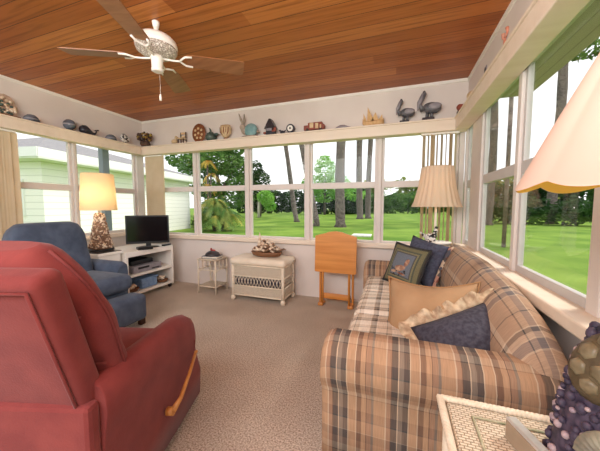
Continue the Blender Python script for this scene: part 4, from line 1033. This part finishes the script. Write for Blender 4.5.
MB().lathe([(.04, 0), (.07, .025), (.078, .06), (.055, .10), (.025, .125), (.018, .13)], (0, 0, 0), 18).tube([(.05, 0, .08), (.10, 0, .09), (.125, 0, .085)], [.025, .018, .004], 8).build('body', M['darkgreen'], t); MB().tube([(-.0, 0, .125), (-.01, 0, .16), (-.03, 0, .185)], [.014, .01, .003], 8).build('crest', M['darkgreen'], t)
t = orn_('scallop_vase', 'cream and brown scalloped shell vase on the back shelf', 'vase', -2.165, YS)
MB().lathe([(.03, 0), (.034, .012), (.018, .03)], (0, 0, 0), 16).build('foot', M['amber'], t); MB().lathe([(.018, .028), (.05, .05), (.08, .10), (.083, .15), (.07, .19), (.064, .19), (.076, .15), (.072, .10), (.02, .04)], (0, 0, 0), 40, fr=lambda a, z: 1+.05*math.cos(10*a), sy=.6).build('bowl', M['patchcream'], t)
q = MB()
for k in (-2, -1, 0, 1, 2): q.tube([(k*.008, -.014, .04), (k*.03, -.046+.006*abs(k), .10), (k*.032, -.050+.007*abs(k), .16)], [.004, .008, .005], 6)
q.build('rib', M['amber'], t)
t = orn_('rabbit_figurine', 'grey rabbit figurine with long ears and a teal body on the back shelf', 'figurine', -1.82, YS)
MB().ball((.035, 0, .095), (.095, .045, .085), 20, 12).build('body', M['teal'], t); MB().ball((-.085, 0, .145), (.042, .03, .04), 14, 10).ball((-.06, 0, .10), (.045, .035, .05), 12, 8).ball((.02, -.0, .015), (.13, .045, .016), 14, 6).build('head', M['rabbit'], t)
for s in (-1, 1): MB().tube([(-.075, s*.012, .17), (-.085+s*.014, s*.02, .24), (-.10+s*.028, s*.02, .315)], [.012, .016, .004], 8).build('ear', M['rabbit'], t)
MB().ball((.135, 0, .07), .02, 10, 6).build('tail', M['rabbit'], t)
t = orn_('birdhouse', 'small dark birdhouse with a peaked roof on the back shelf', 'birdhouse', -1.50, YS)
MB().bb(-.055, .055, -.035, .035, 0, .09, bev=.002).build('body', M['charcoal'], t); MB().prism([(-.075, .085), (.075, .085), (.012, .20), (-.012, .20)], .085, Matrix.Rotation(PI/2, 4, 'X')).build('roof', M['darkcer'], t)
MB().bb(-.1, -.05, -.02, .02, .03, .05, bev=.003).bb(.03, .085, -.04, -.03, .04, .09).build('perch', M['rustred'], t); MB().bb(-.045, .05, -.04, -.035, .055, .085).build('pale_panel', M['grey'], t)
t = orn_('small_bird', 'tiny dark bird figurine left of the round clock on the back shelf', 'figurine', -1.345, YS)
MB().ball((0, 0, .03), (.032, .016, .022), 12, 8).ball((-.03, 0, .052), (.014, .012, .013), 10, 6).tube([(.02, 0, .035), (.05, 0, .055)], [.012, .003], 6).build('body', M['charcoal'], t); MB().lathe([(.02, 0), (.015, .012)], (0, 0, 0), 10).build('base', M['darkcer'], t)
t = orn_('miniature_clock', 'tiny round black rimmed clock with white face on the back shelf', 'clock', -1.235, YS)
MB().tube([(0, .02, .066), (0, -.016, .066)], .052, 24).bb(-.03, .03, -.015, .02, 0, .02, bev=.003).build('case', M['charcoal'], t); MB().tube([(0, -.015, .066), (0, -.019, .066)], .036, 24).build('dial', M['white'], t); MB().tube([(0, -.018, .066), (0, -.022, .066)], .012, 12).build('centre_disc', M['charcoal'], t)
t = orn_('toy_wagon', 'long rust red wooden wagon toy with cream patches on the back shelf', 'toy', -.93, YS)
MB().bb(-.125, .125, -.035, .035, .018, .075, bev=.006).bb(-.075, .10, -.032, .032, .075, .105, bev=.008).build('body', M['rustred'], t); MB().bb(-.05, -.005, -.039, -.033, .04, .098).bb(.02, .055, -.039, -.033, .03, .09).bb(.075, .09, -.039, -.033, .03, .07).build('cream_panel', M['patchcream'], t)
for sx in (-.08, .08): MB().tube([(sx, -.036, .02), (sx, .036, .02)], .02, 12).build('wheel', M['darkwood'], t)
t = tag(MB().loft([[(x, r*math.cos(a)*.8, .004+max(0, r*.95*math.sin(a))) for a in [PI*k/10 for k in range(11)]]+[(x, 0, .002)] for x, r in ((-.10, .006), (-.08, .024), (-.03, .048), (.02, .044), (.06, .026), (.11, .01))]).build('crab_shell', M['grey'], None), 'low grey humped shell on the back shelf right of the red wagon', 'shell'); t.location = (-.59, YS, Z0)
t = orn_('straw_boat', 'spiky pale straw sailing boat on the back shelf', 'ornament', -.26, YS)
MB().loft([[(x, w*math.cos(a), .03+dz+.03*math.sin(a)) for a in [2*PI*k/10 for k in range(10)]] for x, w, dz in ((-.11, .006, .03), (-.07, .025, .0), (0, .034, 0), (.07, .025, .005), (.12, .005, .02))]).build('hull', M['straw'], t)
for (b0, tip, b2) in (((-.06, .05), (-.055, .215), (.02, .05)), ((-.02, .05), (.03, .15), (.07, .05)), ((.05, .05), (.10, .12), (.11, .05)), ((-.10, .06), (-.10, .15), (-.055, .05))):
    MB().prism([b0, b2, tip], .012, Matrix.Rotation(PI/2, 4, 'X')).build('sail', M['straw'], t)
def pelican(label, x, s):
    t = orn_('pelican_figurine', label, 'figurine', x, YS)
    MB().bb(-.05*s, .05*s, -.03*s, .03*s, 0, .03*s, bev=.004).build('base', M['darkcer'], t)
    MB().ball((.03*s, 0, .115*s), (.078*s, .04*s, .05*s), 18, 10, R=Matrix.Rotation(.15, 3, 'Y')).tube([(-.01*s, 0, .03*s), (-.005*s, 0, .08*s)], .014*s, 8).tube([(.03*s, 0, .03*s), (.03*s, 0, .08*s)], .014*s, 8).build('body', M['pewter'], t)
    MB().tube([(-.04*s, 0, .10*s), (-.072*s, 0, .15*s), (-.05*s, 0, .20*s), (-.035*s, 0, .245*s), (-.04*s, 0, .27*s)], [.028*s, .016*s, .014*s, .019*s, .01*s], 10).build('neck', M['pewter'], t)
    MB().tube([(-.045*s, 0, .245*s), (-.075*s, 0, .17*s), (-.088*s, 0, .105*s)], [.016*s, .02*s, .003*s], 8).build('bill', M['grey'], t)
    MB().ball((.05*s, -.038*s, .12*s), (.055*s, .014*s, .03*s), 12, 6).build('wing', M['grey'], t)
pelican('smaller pewter pelican figurine at the right end of the back shelf', .07, .95)
pelican('larger pewter pelican figurine nearest the right corner of the back shelf', .30, 1.15)
t = orn_('coral_piece', 'reddish brown lump of coral in the right corner of the shelves', 'ornament', .578, 3.0)
q = MB()
for k in range(9): q.ball((random.uniform(-.03, .03), random.uniform(-.04, .04), random.uniform(.02, .07)), random.uniform(.02, .032), 9, 6)
q.build('coral', M['rustred'], t); MB().lathe([(.05, 0), (.05, .008)], (0, 0, 0), 14).build('base', M['darkcer'], t)
t = orn_('conch_shell', 'pale conch shell on the right shelf beside the coral lump', 'shell', .60, 2.72)
MB().loft([[(r*math.cos(a), y, .05+r*math.sin(a)) for a in [2*PI*k/12 for k in range(12)]] for y, r in ((-.10, .004), (-.06, .022), (-.01, .042), (.02, .048), (.045, .04), (.06, .028), (.075, .02), (.09, .004))]).build('shell', M['patchcream'], t)
# on the right wall above the shelf
M['coralpink'] = simple('pale_coral_paint', srgb(214, 132, 106), srgb(224, 160, 136), 40, .6)
t = thing('lobster_plaque', 'small pale red lobster shaped decoration on the upper right wall', 'wall decoration', (.672, 2.25, 2.215))
q = MB(); q.ball((-.008, 0, .015), (.008, .018, .05), 10, 6).ball((-.008, 0, -.045), (.007, .03, .018), 10, 6)
for s in (-1, 1): q.tube([(-.008, s*.012, .05), (-.008, s*.04, .07), (-.008, s*.035, .10)], [.006, .007, .012], 8)
q.build('lobster', M['coralpink'], t)
q = thing('outlet', 'small dark outlet plate high on the right wall', 'outlet', (.672, 2.68, 2.24))
MB().bb(-.006, 0, -.03, .03, -.045, .045, bev=.003).build('plate', M['grey'], q); MB().bb(-.009, -.005, -.018, .018, -.03, .03, bev=.002).build('socket', M['black'], q)

# ------------------------------------------------------------------ lights, sky, camera
def light(kind, name, loc, energy, color, **k):
    l = bpy.data.lights.new(name, kind); l.energy = energy; l.color = color
    for a, b in k.items(): setattr(l, a, b)
    o = bpy.data.objects.new(name, l); COL.objects.link(o); o.location = loc; return o
light('POINT', 'shell_lamp_bulb', (-3.23, 2.20, 1.26), 3.2, (1, .86, .66), shadow_soft_size=.04)
light('POINT', 'big_lamp_bulb', (.47, .745, 1.30), .6, (1, .80, .5), shadow_soft_size=.04)
light('POINT', 'floor_lamp_bulb', (.385, 3.03, 1.34), .8, (1, .8, .6), shadow_soft_size=.04)
o = light('AREA', 'room_fill_light', (-1.3, -1.0, 2.2), 76, (1, .985, .98), shape='RECTANGLE', size=2.6, size_y=1.2)  # unseen fill added behind the camera to brighten the room, no ceiling fitting
o.rotation_euler = (math.radians(52), 0, math.radians(8))
o = light('AREA', 'camera_flash', (-.15, -.3, 1.5), 34, (1, .985, .98), shape='DISK', size=.45)
o.rotation_euler = (math.radians(152), 0, math.radians(30))
o = light('SUN', 'sun', (5, 5, 8), 2.3, (1, .95, .86), angle=math.radians(18))
o.rotation_euler = Vector((-.62, -.28, -.9)).to_track_quat('-Z', 'Y').to_euler()
wd = bpy.data.worlds.new('sky'); SC.world = wd; wd.use_nodes = True; nt = wd.node_tree; nt.nodes.clear()
bg = nt.nodes.new('ShaderNodeBackground'); ow = nt.nodes.new('ShaderNodeOutputWorld'); tc = nt.nodes.new('ShaderNodeTexCoord'); nz = nt.nodes.new('ShaderNodeTexNoise'); nz.inputs['Scale'].default_value = 2.5
r = ramp(nt, [(.3, (.86, .92, 1)), (.6, (1, 1, 1))]); nt.links.new(tc.outputs['Generated'], nz.inputs['Vector']); nt.links.new(nz.outputs[0], r.inputs[0]); nt.links.new(r.outputs[0], bg.inputs[0])
bg.inputs[1].default_value = 1.12; nt.links.new(bg.outputs[0], ow.inputs[0])
cam = bpy.data.cameras.new('camera'); co_ = bpy.data.objects.new('camera', cam); COL.objects.link(co_)
cam.sensor_width = 36; cam.lens = 273/600*36; cam.clip_start = .02; cam.clip_end = 400
co_.location = (0, 0, 1.15)
co_.rotation_euler = (math.radians(90-4.1), 0, math.radians(19.2))
SC.camera = co_
vs = SC.view_settings; vs.view_transform = 'Standard'; vs.look = 'None'; vs.gamma = 1; vs.use_curve_mapping = False; vs.exposure = 0.42
try: SC.cycles.max_bounces = 10; SC.cycles.transparent_max_bounces = 24
except Exception: pass
